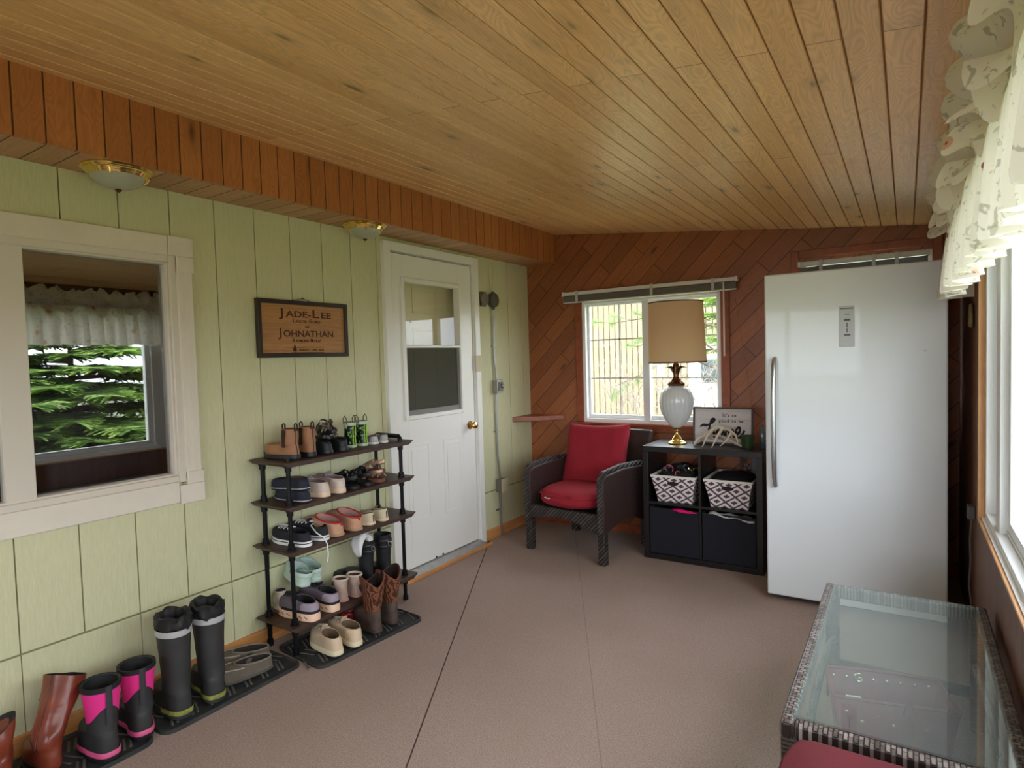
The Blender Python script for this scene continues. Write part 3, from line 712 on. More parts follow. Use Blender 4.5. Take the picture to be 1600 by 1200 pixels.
def sandal(name, label, L, W_, cs, cst, group, n_straps=3, lining=None, heelstrap=True, h=.045, side=1, sole=.022):
    t = thing(name, label, 'sandal', group=group); fp, A = shoe_geo(L, W_, side=side)
    b = B(); b.rings([[fp(a, ex)+V(0, 0, z) for a in A] for ex, z in ((-.004, 0), (.002, .003), (.002, sole*.8), (-.003, sole), (-.012, sole-.003))]); b.put('sole', cs, t)
    xs_ = [.74, .60, .46, .34][:n_straps]
    for i, s_ in enumerate(xs_):
        x = L*s_; ys = [fp(a).y for a in A if abs(fp(a).x-x) < L*.08]; y0, y1 = min(ys), max(ys); hh = h*(1+.25*i); b = B(); P = []
        for k in range(9):
            a = PI*k/8; P.append((x+.008*(k-4)/4*(-1)**i, (y0+y1)/2+(y1-y0)/2*1.0*math.cos(a), sole*.6+hh*math.sin(a)))
        b.tube(P, .012, 8, flat=(.18, 1.)); b.put('strap', cst, t)
    if heelstrap:
        b = B(); P = []
        for k in range(11):
            a = PI*k/10; P.append((L*.34-L*.33*math.sin(a), .033*math.cos(a)+side*.003, sole+.03+.012*math.sin(a)))
        b.tube(P, .010, 8, flat=(.16, 1.)); b.put('heel_strap', cst, t)
    return t
a = sandal('sandal', 'camouflage strap sandal, the lower one leaning on the black shoes', .19, .08, rubb, camo, 'camouflage sandals on the top shelf', 3, h=.05)
place(a, .20, 2.035, SH[0]+.072, 120, 0, 12)
b_ = dup(a, 'camouflage strap sandal, the upper one stacked over its mate', True); place(b_, .215, 2.115, SH[0]+.098, 168, -22, 14)
# toddler rain boots with loop handles
N = NT('dinosaur_rubber'); nz = N.n('ShaderNodeTexNoise', {'Vector': N.obj(), 'Scale': 55., 'Detail': 1.}).outputs[0]
cc = N.mix(N.math('GREATER_THAN', nz, .56), rgb(28, 34, 44), rgb(104, 156, 40)); cc = N.mix(N.math('GREATER_THAN', nz, .64), cc, rgb(190, 214, 170))
N.l(cc, N.p.inputs['Base Color']); N.p.inputs['Roughness'].default_value = .25; dino = N.m
lime = mat('lime_rubber', rgb(160, 214, 40), .3); ltrim = mat('pale_grey_green_rubber', rgb(186, 196, 172), .35); loopm = mat('olive_handle', rgb(96, 98, 60), .5)
def f(l):
    t, g_ = make_shoe('rain_boot', l, L=.155, W_=.066, sole=.016, toeH=.035, shaft=((.038, .034, .026, .058, .0), (.036, .033, .026, .09, .0), (.037, .036, .030, .135, .0)), cu=dino, cs=ltrim, cl=mat('grey_lining', rgb(110, 112, 104), .9), group='green toddler rain boots on the top shelf')
    b = B(); b.rings([[V(.037-.0375*math.cos(a), .0312*math.sin(a), z) for a in g_['A']] for z in (.120, .137)], False, False); b.put('top_trim', ltrim, t)
    for dy in (-.007, .007):
        b = B(); b.tube([(-.001, dy, .018), (.0015, dy, .05), (.0025, dy, .09), (-.0005, dy, .119)], .0026, 6); b.put('heel_stripe', lime, t)
    for s_ in (1, -1):
        b = B(); b.tube([(.037-.014, s_*.029, .128), (.037-.014, s_*.03, .158), (.037, s_*.031, .172), (.037+.014, s_*.03, .158), (.037+.014, s_*.029, .128)], .0028, 7); b.put('loop_handle', loopm, t)
    return t
pair(f, 'green and black toddler rain boot beside the camouflage sandals', 'green and black toddler rain boot beside the small grey shoes', (.225, 2.232, SH[0], 176), (.235, 2.304, SH[0], 178))
silv = mat('silver_toddler_fabric', rgb(176, 172, 174), .5, var=.35, vs=120); 
def f(l): 
    t, g_ = make_shoe('toddler_shoe', l, L=.135, W_=.06, sole=.013, toeH=.028, shaft=((.04, .034, .022, .043, -.002),), cu=mat('grey_toddler_knit', rgb(122, 112, 108), .8), cs=mat('white_rubber', rgb(226, 222, 214), .5), group='small silver shoes on the top shelf', heel=silv, cl=M['black'])
    b = B(); b.tube([(.075, -.026, .03), (.072, 0, .046), (.075, .026, .03)], .008, 8, flat=(1, .25)); b.put('strap', silv, t); return t
pair(f, 'small silver toddler shoe beside the green rain boots', 'small silver toddler shoe by the right rail of the top shelf', (.245, 2.375, SH[0], 174), (.25, 2.445, SH[0], 180))

# second shelf
navy = mat('navy_canvas', rgb(34, 38, 52), .85, bump=.2, bs=200, bd=.001); wsole = mat('white_rubber', rgb(226, 222, 214), .5)
def f(l): return make_shoe('slip_on_shoe', l, L=.25, W_=.096, sole=.016, toeH=.032, shaft=((.075, .062, .036, .056, .004),), cu=navy, cs=mat('navy_rubber', rgb(30, 32, 44), .5), foxing=wsole, cl=mat('brown_lining', rgb(92, 72, 58), .9), group='stacked navy slip on shoes', waist=.86)[0]
pair(f, 'navy slip on shoe, lower of the stacked two on the second shelf', 'navy slip on shoe, upper of the stacked two on the second shelf', (.298, 1.862, SH[1], 176), (.288, 1.868, SH[1]+.058, 181, 0, 3))
pink_bg = mat('dusty_beige_leather', rgb(196, 172, 158), .6, var=.1, vs=30); gum = mat('cream_gum_sole', rgb(226, 196, 166), .55)
glace = mat('grey_lace', rgb(170, 158, 152), .8)
def f(l): return make_shoe('sneaker', l, L=.262, W_=.096, sole=.026, toeH=.046, shaft=((.074, .062, .036, .076, .004),), cu=pink_bg, cs=gum, cl=mat('mauve_lining', rgb(128, 112, 112), .9), laces=glace, tongue=mat('mauve_mesh', rgb(146, 130, 130), .9), heel=mat('pale_beige_leather', rgb(208, 188, 174), .5), group='beige sneakers on the second shelf')[0]
pair(f, 'dusty beige sneaker on the second shelf next to the navy shoes', 'dusty beige sneaker on the second shelf next to the black sandals', (.292, 1.985, SH[1], 181), (.295, 2.082, SH[1], 178))
def f(l): return sandal('sandal', l, .235, .088, rubb, clr, 'black sandals on the second shelf', 4, h=.05)
pair(f, 'black strap sandal beside the beige sneakers on the second shelf', 'black strap sandal beside the rose sandals on the second shelf', (.288, 2.182, SH[1], 182), (.288, 2.278, SH[1], 178))
rose = mat('rose_gold_leather', rgb(190, 150, 126), .35, .4); rbr = mat('brown_footbed', rgb(116, 70, 50), .6)
a = sandal('sandal', 'rose and brown strappy sandal, right end of the second shelf', .225, .084, rbr, rose, 'rose strappy sandals on the second shelf', 3, h=.04); place(a, .282, 2.375, SH[1], 186)
b_ = dup(a, 'rose and brown strappy sandal stacked on its mate at the rack post', True); place(b_, .275, 2.385, SH[1]+.05, 170, 4, 5)
b = B()
for k in range(3): b.tube([(.01+.035*k, -.036, .03), (.03+.035*k, -.012, .072-.01*k), (.012+.035*k, .034, .034)], .004, 6)
b.put('cross_strap', rose, a)

# third shelf
cvs = mat('black_canvas', rgb(34, 34, 42), .85, bump=.2, bs=200, bd=.001)
wlace = mat('white_lace', rgb(238, 236, 234), .7)
def f(l): return make_shoe('skate_sneaker', l, L=.285, W_=.1, sole=.027, toeH=.036, shaft=((.08, .066, .037, .068, .004),), cu=cvs, cs=mat('bright_white_rubber', rgb(240, 238, 238), .45), foxing=cvs, laces=wlace, tongue=cvs, cl=M['black'], group='black lace up sneakers on the third shelf', waist=.86)[0]
a, b_ = pair(f, 'black canvas sneaker with white sole at the left end of third shelf', 'black canvas sneaker with lace hanging over the third shelf', (.302, 1.852, SH[2], 176), (.296, 1.962, SH[2], 180))
def lace_world():
    b = B(); b.tube([(.12, 0.02, .068), (.07, -.035, .075), (.02, -.045, .05), (-.008, -.02, .02), (-.018, -.012, -.01), (-.02, -.01, -.06), (-.017, -.014, -.10)], .003, 6); b.put('loose_lace', wlace, b_)
lace_world()
tanf = mat('tan_felt', rgb(196, 150, 120), .9, var=.1, vs=40); redt = mat('red_piping', rgb(190, 44, 48), .6); pinkl = mat('pinkish_fleece', rgb(184, 140, 130), 1., bump=.5, bs=160, bd=.002)
def f(l):
    t, g_ = make_shoe('slipper', l, L=.272, W_=.104, sole=.014, toeH=.04, shaft=((.086, .078, .044, .082, .016),), cu=tanf, cs=mat('tan_rubber', rgb(176, 138, 110), .7), cl=pinkl, group='tan slippers with red trim', waist=.88)
    b = B(); b.tube([p+V(0, 0, .001) for p in g_['top']], .0042, 8, closed=True); b.put('piping', redt, t)
    b = B(); b.tube([(.003, 0, .07), (.0025, 0, .055)], .008, 8, flat=(.3, 1)); b.put('heel_patch', redt, t)
    return t
pair(f, 'tan slipper with red rim beside the black sneakers on the third shelf', 'tan slipper with red rim beside the pale toddler shoes', (.305, 2.052, SH[2], 184), (.312, 2.165, SH[2], 178))
def f(l):
    t, g_ = make_shoe('toddler_sneaker', l, L=.165, W_=.076, sole=.016, toeH=.034, shaft=((.05, .042, .028, .058, -.006),), cu=mat('cream_knit', rgb(206, 192, 162), .8), cs=gum, cl=mat('khaki_lining', rgb(120, 112, 84), .9), tongue=mat('khaki_lining', rgb(120, 112, 84), .9), group='cream toddler sneakers on the third shelf', waist=.9)
    b = B(); b.tube([(.0012, .0, .02), (.001, 0, .054)], .0035, 6); b.put('heel_stripe', mat('olive_webbing', rgb(70, 62, 44), .8), t); return t
pair(f, 'cream toddler sneaker beside the red rimmed slippers', 'cream toddler sneaker at the right end of the third shelf', (.298, 2.278, SH[2], 186), (.302, 2.372, SH[2], 184))

# fourth shelf
mauve = mat('mauve_mesh_knit', rgb(112, 100, 112), .8, bump=.3, bs=180, bd=.001); peach = mat('peach_foam', rgb(244, 204, 176), .6)
def f(l):
    t, g_ = make_shoe('running_shoe', l, L=.292, W_=.104, sole=.04, toeH=.046, shaft=((.08, .068, .037, .092, .006),), cu=mauve, cs=peach, cl=M['black'], laces=mat('charcoal_lace', rgb(50, 46, 50), .8), tongue=M['black'], heel=mat('lilac_mesh', rgb(160, 146, 158), .7), group='mauve running shoes on the lowest shelf', waist=.9)
    b = B(); R = [[g_['fp'](a, .0042)+V(0, 0, z+.01) for a in g_['A'] if not (PI*.62 < a < PI*1.38)] for z in (.032, .044)]
    idx = [a for a in g_['A'] if a >= PI*1.38] + [a for a in g_['A'] if a <= PI*.62]
    R = [[g_['fp'](a, e_)+V(0, 0, z) for a in idx] for z, e_ in ((.040, .002), (.046, .002), (.052, -.001))]; b.rings(R, False, False, closed=False); b.put('heel_band', M['black'], t)
    b = B()
    for s_ in (1, -1):
        for k in range(7):
            a = PI*(.2+.09*k); a = a if s_ > 0 else 2*PI-a; p = g_['fp'](a, .0028); q_ = g_['fp'](a+.12*s_, .0028); b.tube([(p.x, p.y, .018), (q_.x+.004, q_.y, .026)], .003, 6)
    b.put('sole_groove', mat('dark_peach_foam', rgb(150, 110, 94), .7), t)
    return t
pair(f, 'mauve running shoe with peach sole at the left end of lowest shelf', 'mauve running shoe with peach sole, right of its mate', (.325, 1.862, SH[3], 178), (.322, 1.985, SH[3], 176))
mint = mat('pale_mint_foam', rgb(196, 216, 204), .5)
def f(l):
    t, g_ = make_shoe('clog', l, L=.24, W_=.098, sole=.022, toeH=.05, shaft=((.088, .078, .042, .062, .010),), cu=mint, cs=mint, cl=mat('mint_inside', rgb(170, 190, 180), .7), group='mint clogs stacked on the running shoes', waist=.9, bulge=.004)
    b = B(); P = [(.095-.108*math.sin(PI*k/12), .05*math.cos(PI*k/12), .05+.012*math.sin(PI*k/12)) for k in range(13)]; b.tube(P, .011, 8, flat=(.25, 1)); b.put('heel_strap', mint, t)
    for s_ in (1, -1): b = B(); b.cyl((.097, s_*.049, .05), (.097, s_*.056, .05), .008, .007, 12); b.put('strap_rivet', mat('grey_rivet', rgb(150, 160, 155), .4), t)
    return t
pair(f, 'pale mint foam clog lying on the running shoes, left one', 'pale mint foam clog lying on the running shoes, right one', (.19, 1.905, SH[3]+.125, 160, 8, -6), (.165, 2.005, SH[3]+.118, 172, -6, -6))
def f(l): return make_shoe('hiking_sneaker', l, L=.11, W_=.07, sole=.02, toeH=.05, shaft=((.035, .03, .026, .09, .0), (.035, .03, .026, .11, .0)), cu=mat('white_brown_leather', rgb(190, 178, 160), .6, var=.5, vs=26), cs=mat('brown_sole', rgb(96, 74, 56), .7), cl=M['black'], laces=wlace)[0]
a = f('small white and brown high top standing behind the mint clogs'); place(a, .105, 1.83, SH[3], 150)
sherpa = mat('pale_pink_suede', rgb(196, 168, 154), .9, var=.15, vs=60, bump=.5, bs=120, bd=.002)
def f(l):
    t, g_ = make_shoe('ankle_boot', l, L=.17, W_=.074, sole=.014, toeH=.036, shaft=((.042, .038, .03, .06, 0), (.042, .038, .031, .08, 0), (.043, .041, .034, .115, 0)), cu=sherpa, cs=mat('pink_rubber', rgb(206, 150, 140), .6), cl=mat('burgundy_lining', rgb(96, 48, 50), 1.), group='small pale pink boots on the lowest shelf')
    b = B(); b.tube([p for p in g_['top']], .006, 8, closed=True); b.put('cuff', mat('cream_fleece', rgb(206, 190, 172), 1.), t); return t
pair(f, 'small pale pink suede boot beside the running shoes', 'small pale pink suede boot beside the cowboy boots', (.27, 2.098, SH[3], 182), (.285, 2.172, SH[3], 176))
# tall black buckled boots with a white sock
bl = mat('black_boot_leather', rgb(30, 31, 33), .45, var=.3, vs=40, bump=.3, bs=70)
def f(l):
    t, g_ = make_shoe('buckle_boot', l, L=.25, W_=.09, sole=.022, toeH=.048, shaft=((.058, .052, .037, .08, 0), (.052, .045, .036, .12, 0), (.052, .05, .04, .19, 0), (.054, .056, .045, .262, 0)), cu=bl, cs=rubb, cl=M['black'], group='tall black buckle boots')
    for z, r in ((.20, 1.03), (.232, 1.07)):
        b = B(); b.tube([(.053-.053*r*math.cos(2*PI*k/24), .0425*r*math.sin(2*PI*k/24), z) for k in range(24)], .008, 8, closed=True, flat=(.25, 1)); b.put('boot_strap', bl, t)
    b = B(); frame_boxes(b, -.008, -.003, -.014, .008, .205, .229, .004); b.put('buckle', M['chrome'], t, bevel=.001)
    return t
pair(f, 'tall black boot with a silver buckle, left of its mate', 'tall black boot behind the right post of the rack', (.245, 2.305, SH[3], 176), (.262, 2.42, SH[3], 178))
b = B(); random.seed(3); R = []
path = [(.235, 2.30, .415, .030), (.225, 2.285, .452, .036), (.215, 2.262, .462, .034), (.212, 2.236, .44, .036), (.215, 2.222, .405, .034), (.222, 2.222, .37, .026), (.228, 2.232, .345, .012)]
for i, (x, y, z, r) in enumerate(path):
    t0 = Vector(path[min(i+1, 6)][:3])-Vector(path[max(i-1, 0)][:3]); t0.normalize(); sx_ = V(1, 0, 0); sy_ = t0.cross(sx_).normalized()
    R.append([V(x, y, z)+sx_*(r*1.2*math.cos(2*PI*k/20)*(1+.14*math.sin(5*2*PI*k/20+i)))+sy_*(r*.5*math.sin(2*PI*k/20)*(1+.25*math.sin(4*2*PI*k/20+i*1.4))) for k in range(20)])
b.rings(R); single('sock', b, mat('white_cotton', rgb(230, 228, 226), .9, bump=.3, bs=60), 'crumpled white sock draped out of a tall black boot', 'sock', subsurf=1)
# dark grey green shoe behind, red toddler shoe below
a = make_shoe('dark_shoe', 'dark grey green shoe behind the small pink boots', L=.22, W_=.085, sole=.02, toeH=.04, shaft=((.07, .06, .034, .07, .0),), cu=mat('dark_green_grey_suede', rgb(56, 60, 52), .9), cs=rubb, cl=M['black'])[0]; place(a, .17, 2.262, SH[3], 174)
a = make_shoe('toddler_clog', 'shiny red toddler clog on the tray under the rack', L=.13, W_=.066, sole=.014, toeH=.045, shaft=((.045, .038, .026, .04, -.01),), cu=mat('red_foam', rgb(196, 26, 28), .3), cs=mat('red_foam', rgb(196, 26, 28), .3), cl=mat('dark_red_inside', rgb(90, 14, 14), .6))[0]; place(a, .175, 2.13, .016, 50)

# on the right tray: beige sneakers and cowboy boots
bgs = mat('beige_suede', rgb(198, 176, 148), .85, var=.12, vs=25); crs = mat('cream_rubber', rgb(226, 212, 180), .55)
def f(l): return make_shoe('beige_sneaker', l, L=.268, W_=.1, sole=.026, toeH=.042, shaft=((.078, .066, .037, .084, .004),), cu=bgs, cs=crs, cl=mat('dusty_brown_lining', rgb(104, 84, 62), .9), heel=mat('pale_tan_suede', rgb(210, 186, 156), .7), laces=mat('beige_lace', rgb(190, 172, 148), .8), tongue=bgs, group='beige low sneakers on the right tray', waist=.88)[0]
pair(f, 'beige suede sneaker on the tray in front of the rack, left', 'beige suede sneaker on the tray next to the cowboy boots', (.462, 1.872, .0155, 165), (.472, 1.985, .0155, 170))
cow = NT('tooled_brown_leather'); o_ = cow.obj(); wv = cow.n('ShaderNodeTexWave', {'Vector': cow.n('ShaderNodeVectorMath', {0: o_, 1: (1, 1, 1)}, operation='MULTIPLY').outputs[0], 'Scale': 22., 'Distortion': 9., 'Detail': 2., 'Detail Scale': 1.2}).outputs[1]
cow.l(cow.mix(cow.ramp(wv, .35, .65), rgb(62, 38, 28), rgb(128, 76, 52)), cow.p.inputs['Base Color']); cow.p.inputs['Roughness'].default_value = .4; cow.bump(wv, .5, .003)
vamp = mat('dusty_dark_vamp', rgb(86, 70, 62), .45, var=.4, vs=22)
def f(l):
    t, g_ = make_shoe('cowboy_boot', l, L=.285, W_=.1, sole=.02, toeH=.05, toep=1.5, shaft=((.062, .056, .04, .115, .0), (.056, .055, .046, .16, 0), (.058, .064, .056, .22, 0), (.06, .069, .061, .285, 0)), cu=vamp, cs=mat('stacked_heel', rgb(70, 54, 46), .6), cl=mat('dark_boot_lining', rgb(40, 26, 22), .8), group='brown cowboy boots at the right end', scallop=.055)
    b = B(); b.rings([[V(p.x*1.0, p.y, p.z) + (V(p.x-.058, p.y, 0).normalized()*.0022) for p in r] for r in g_['R'][-4:]], False, False); 
    b.put('shaft_panel', cow.m, t)
    b = B(); b.tube([(p.x, p.y, p.z+.001) for p in g_['top']], .003, 6, closed=True); b.put('top_piping', mat('red_brown_leather', rgb(120, 62, 40), .5), t)
    for s_ in (1, -1):
        b = B(); b.tube([(.06+.012*math.cos(2*PI*k/14), s_*.0645, .235+.014*math.sin(2*PI*k/14)) for k in range(14)], .003, 6, closed=True); b.cyl((.06, s_*.062, .235), (.06, s_*.0655, .235), .010, .010, 14); b.put('pull_hole', mat('dark_boot_lining', rgb(40, 26, 22), .8), t)
    return t
pair(f, 'brown tooled cowboy boot next to the beige sneakers', 'brown tooled cowboy boot at the right corner of the tray', (.455, 2.135, .0155, 160), (.452, 2.262, .0155, 172))

# on the middle tray: tall insulated rubber boots and moccasins
nb = mat('dusty_black_rubber', rgb(50, 50, 50), .5, var=.25, vs=9, bump=.15, bs=40)
def f(l):
    t, g_ = make_shoe('rubber_boot', l, L=.235, W_=.105, sole=.03, toeH=.06, shaft=((.075, .068, .05, .105, 0), (.072, .062, .05, .15, 0), (.075, .066, .055, .25, 0), (.078, .076, .062, .345, 0)), cu=nb, cs=nb, cl=M['black'], group='tall black insulated rubber boots', waist=.92)
    b = B(); b.rings([[V(.078-(.0785)*math.cos(a), .0645*math.sin(a)+.002, z) for a in g_['A']] for z in (.328, .352)], False, False); b.put('reflective_band', mat('grey_reflective_band', rgb(176, 174, 174), .4), t)
    R = []
    for i, (z, r) in enumerate(((.35, 1.0), (.365, 1.07), (.383, 1.02), (.398, 1.05), (.404, .9), (.395, .75), (.36, .7))):
        R.append([V(.078-.078*r*(1+.05*math.sin(9*2*PI*k/40+i*1.3))*math.cos(2*PI*k/40), .061*r*(1+.05*math.sin(9*2*PI*k/40+i*1.3))*math.sin(2*PI*k/40), z+.006*math.sin(5*2*PI*k/40+i)) for k in range(40)])
    b = B(); b.rings(R, False, False); b.put('drawstring_cuff', mat('black_nylon', rgb(24, 23, 25), .6), t)
    b = B(); b.rings([[g_['fp'](a, e_)+V(0, 0, z) for a in g_['A'] if a > PI*1.45 or a < PI*.55][::1] if False else [g_['fp'](a, e_)+V(0, 0, z) for a in ([a for a in g_['A'] if a > PI*1.3]+[a for a in g_['A'] if a < PI*.5])] for z, e_ in ((.018, .0042), (.036, .0035))], False, False, closed=False)
    b.put('heel_stripe', mat('dirty_yellow_rubber', rgb(138, 138, 62), .6, var=.5, vs=60), t)
    return t
ra, rb = pair(f, 'tall black rubber boot with grey band, left one with torn patch', 'tall black rubber boot with grey band, nearer the moccasins', (.325, 1.222, .0155, 172), (.33, 1.352, .0155, 168))
b = B(); b.ball((.205, -.028, .062), (.022, .012, .014), 8, 6); b.put('torn_patch', mat('grey_insulation', rgb(200, 200, 202), .5), ra)
mocg = mat('grey_brown_suede', rgb(104, 94, 82), .95, var=.12, vs=30)
def f(l):
    t, g_ = make_shoe('moccasin', l, L=.265, W_=.1, sole=.012, toeH=.038, shaft=((.085, .078, .04, .06, .004),), cu=mocg, cs=mat('dark_grey_rubber', rgb(84, 78, 70), .8), cl=mat('dark_brown_lining', rgb(46, 38, 32), .9), group='grey moccasins on the middle tray', waist=.88)  # moccasin lining is one plain dark brown
    b = B(); b.tube([p+V(0, 0, .001) for p in g_['top']], .004, 6, closed=True); b.put('collar', mat('pale_suede_binding', rgb(128, 118, 104), .9), t)
    b = B(); m0 = 18
    P = [g_['R'][5][m0+k]+V(0, 0, .002) for k in range(-8, 9)]; b.tube(P, .0028, 6)
    for p in P[::1]: b.tube([p+V(-.004, 0, .002), p+V(.004, 0, 0)], .0013, 4)
    b.put('toe_stitching', mat('pale_stitching', rgb(166, 156, 140), .8), t); return t
pair(f, 'grey suede moccasin lying in front on the middle tray', 'grey suede moccasin leaning on the baseboard behind its mate', (.262, 1.655, .0155, 252), (.185, 1.70, .0155, 238, 0, 0))

# on the left tray: pink and black boots, brown leather boots
neo = mat('hot_pink_neoprene', rgb(222, 42, 132), .75, bump=.3, bs=300, bd=.0008); pkr = mat('pink_rubber_sole', rgb(206, 82, 128), .5)
def f(l):
    t, g_ = make_shoe('winter_boot', l, L=.235, W_=.098, sole=.026, toeH=.055, shaft=((.070, .062, .046, .10, 0), (.066, .056, .046, .145, 0), (.066, .060, .053, .21, 0), (.067, .064, .059, .262, 0)), cu=nb, cs=rubb, cl=M['black'], group='pink and black pull on boots', waist=.92)
    R = g_['R'][-4:]; A_ = g_['A']; n = len(A_); b = B(); rr = []
    for f_ in (0, .25, .5, .75, 1.):
        rg = []
        for i, a in enumerate(A_):
            zlo = .165+.03*math.cos(2*a)-.018*math.cos(a)*0; z = zlo+( .262-zlo)*f_
            pts = [r[i] for r in R]; p = pts[-1]
            for u_, v_ in zip(pts, pts[1:]):
                if u_.z <= z <= v_.z+1e-6: k_ = (z-u_.z)/(v_.z-u_.z); p = u_.lerp(v_, k_)
            c_ = V(.066, .0, p.z); rg.append(p+(p-c_).normalized()*.0025)
        rr.append(rg)
    b.rings(rr, False, False); b.put('neoprene_panel', neo, t)
    b = B(); top = g_['top']; b.rings([[p+ (p-V(.067, 0, p.z)).normalized()*e_+V(0, 0, dz) for p in top] for e_, dz in ((.0045, -.012), (.0045, .004), (-.002, .005), (-.003, -.01))], False, False); b.put('top_binding', M['black'], t)
    b = B(); b.tube([(.0025, 0, .13), (.001, 0, .17), (-.0005, 0, .22), (-.003, 0, .268)], .0105, 8, flat=(.28, 1) if False else (1, .28)); b.put('heel_webbing', mat('charcoal_webbing', rgb(50, 48, 52), .6), t)
    idx = [a for a in A_ if a > PI*1.35]+[a for a in A_ if a < PI*.65]
    b = B(); b.rings([[g_['fp'](a, e_)+V(0, 0, z) for a in idx] for z, e_ in ((.017, .0045), (.028, .0045), (.034, .001))], False, False, closed=False); b.put('sole_stripe', pkr, t)
    return t
pair(f, 'pink and black pull on boot nearest the brown leather boots', 'pink and black pull on boot beside the tall rubber boots', (.352, .948, .0155, 176), (.325, 1.072, .0155, 172))
bwn = mat('cognac_leather', rgb(118, 52, 34), .32, var=.3, vs=9, bump=.3, bs=16, bd=.01)
def slouch(label, base, path, L=.27):
    t = thing('leather_boot', label, 'boot', base, group='tall cognac leather boots')
    b = B(); fp, A = shoe_geo(L, .095)
    Rm = Matrix.Rotation(math.radians(176), 4, 'Z')
    b.rings([[Rm @ (fp(a, ex)+V(0, 0, z)) for a in A] for ex, z in ((-.003, 0), (.002, .004), (.0, .016))]); b.put('sole', rubb, t)
    R = [[Rm @ (fp(a, -.002)+V(0, 0, .014)) for a in A]]
    c_ = path[0]; 
    O = [Rm @ V(.07-.055*math.cos(a), .04*math.sin(a), .10) for a in A]
    for f_ in (.2, .4, .6, .8, 1.):
        R.append([V(*((P_.lerp(q_, f_**(1+.9*(.5-.5*math.cos(a)))).xy)), .014+ .045*math.sin(min(1, f_*1.7)*PI/2)*(1-f_) + (.086)*f_) for P_, q_, a in zip(R[0], O, A)])
    for i, (x, y, z, rx, ry, tx, ty) in enumerate(path):
        ring = []
        for a in A:
            p = Rm @ V(-rx*math.cos(a), ry*math.sin(a)*(1+.0*i), 0)
            wob = 1+.05*math.sin(3*a+i*1.7)+.03*math.sin(7*a-i)
            p = V(p.x*wob+x, p.y*wob+y, z + tx*p.x/.06 + ty*p.y/.06); ring.append(p)
        R.append(ring)
    b = B(); b.rings(R, True, False); b.put('shaft', bwn, t, ang=70, subsurf=1)
    top = R[-1]; c0 = sum(top, V(0, 0, 0))/len(top); b = B(); b.rings([[p for p in top], [c0+(p-c0)*.9 for p in top], [c0+(p-c0)*.8-V(0, .03, .08) for p in top]], False, True); b.put('lining', M['black'], t)
    b = B(); 
    b.tube([R[k][6]+V(.0, 0, 0) for k in range(5, len(R))], .0025, 5); b.tube([top[9]+V(0, .004, 0), top[9]+V(.004, .012, -.006), top[9]+V(.002, .01, -.016)], .002, 5); b.put('side_zip', mat('dark_brown_seam', rgb(62, 26, 18), .5), t)
    return t
slouch('tall cognac leather boot with its shaft folded towards the pink boots', (.30, .80, .0155),
       [(-.07, .0, .115, .055, .045, 0, .004), (-.075, .012, .14, .06, .052, .004, .0), (-.085, .02, .165, .058, .05, 0, .01), (-.10, .045, .205, .062, .056, .0, .008), (-.125, .075, .245, .066, .060, .004, -.004), (-.14, .095, .285, .066, .062, .012, -.024)])
slouch('second cognac leather boot slumped at the left edge of the picture', (.30, .66, .0155),
       [(-.07, .0, .115, .055, .045, 0, .004), (-.08, -.0, .135, .062, .052, .004, .01), (-.10, .0, .15, .06, .055, 0, .02), (-.12, .012, .17, .062, .056, .0, .02), (-.14, .02, .195, .064, .06, .004, .03)])
# ------------------------------------------------------------ wicker armchair with red cushions
def wicker(name, c, U, V_, du=.012, dv=.008, c2=None, rough=.5, strength=.8, ms=.16):
    N = NT(name); o = N.obj(); u = N.dot(o, U); v = N.dot(o, V_)
    b_ = N.n('ShaderNodeTexBrick', {'Vector': N.xyz(u, v), 'Color1': c, 'Color2': c2 or tuple(x*1.5 for x in c[:3])+(1,), 'Mortar': tuple(x*.25 for x in c[:3])+(1,), 'Scale': 1., 'Mortar Size': min(du, dv)*ms, 'Mortar Smooth': .6, 'Brick Width': du, 'Row Height': dv}, offset=.5, offset_frequency=2)
    N.l(b_.outputs[0], N.p.inputs['Base Color']); N.p.inputs['Roughness'].default_value = rough; N.bump(N.math('SUBTRACT', 1., b_.outputs['Fac']), strength, .003); return N.m
q3 = .7071
wk_dark = wicker('espresso_wicker', rgb(60, 46, 40), (1, 0, 0), (0, .0, 1), .014, .009)
wk_side = wicker('espresso_wicker_side', rgb(60, 40, 36), (0, 1, 0), (0, 0, 1), .014, .009)
wk_diag = wicker('espresso_wicker_wrap', rgb(58, 50, 46), (q3, .3, q3), (q3, .3, -q3), .5, .020, rgb(84, 76, 70), strength=1., ms=.32)
ch = thing('wicker_armchair', 'dark wicker armchair with red cushions in the corner by the window', 'armchair', (.742, 3.955, 0), math.radians(-8))
# local frame: front -y, width x
hw, hd = .34, .31
for sx in (-1, 1):
    for yy in (-hd, hd-.02):
        b = B(); x = sx*(hw-.03); y = yy+(.03 if yy < 0 else -.0)
        b.rings([[V(x+sx*.0+a*.026, y+c_*.026, z) for a, c_ in ((-1, -1), (1, -1), (1, 1), (-1, 1))] for z in (.0, .25)])
        b.put('leg', wk_diag, ch, bevel=.005)
    b = B(); x0, x1 = sx*(hw-.058), sx*hw
    b.prism([(-hd, .20), (-hd, .575), (-hd+.06, .60), (-.05, .615), (hd-.1, .60), (hd, .585), (hd, .20), (hd-.08, .20), (.12, .245), (-.05, .26), (-hd+.13, .235)], 'x', min(x0, x1), max(x0, x1))
    b.put('arm_panel', wk_side, ch, bevel=.012, seg=3)
    b = B(); b.tube([(sx*(hw-.029), -hd+.005, .22), (sx*(hw-.029), -hd+.005, .57), (sx*(hw-.029), -hd+.03, .60), (sx*(hw-.029), -.05, .617), (sx*(hw-.029), hd-.1, .603), (sx*(hw-.029), hd, .588)], .024, 10, flat=(1.25, .8)); b.put('arm_rail', wk_diag, ch)
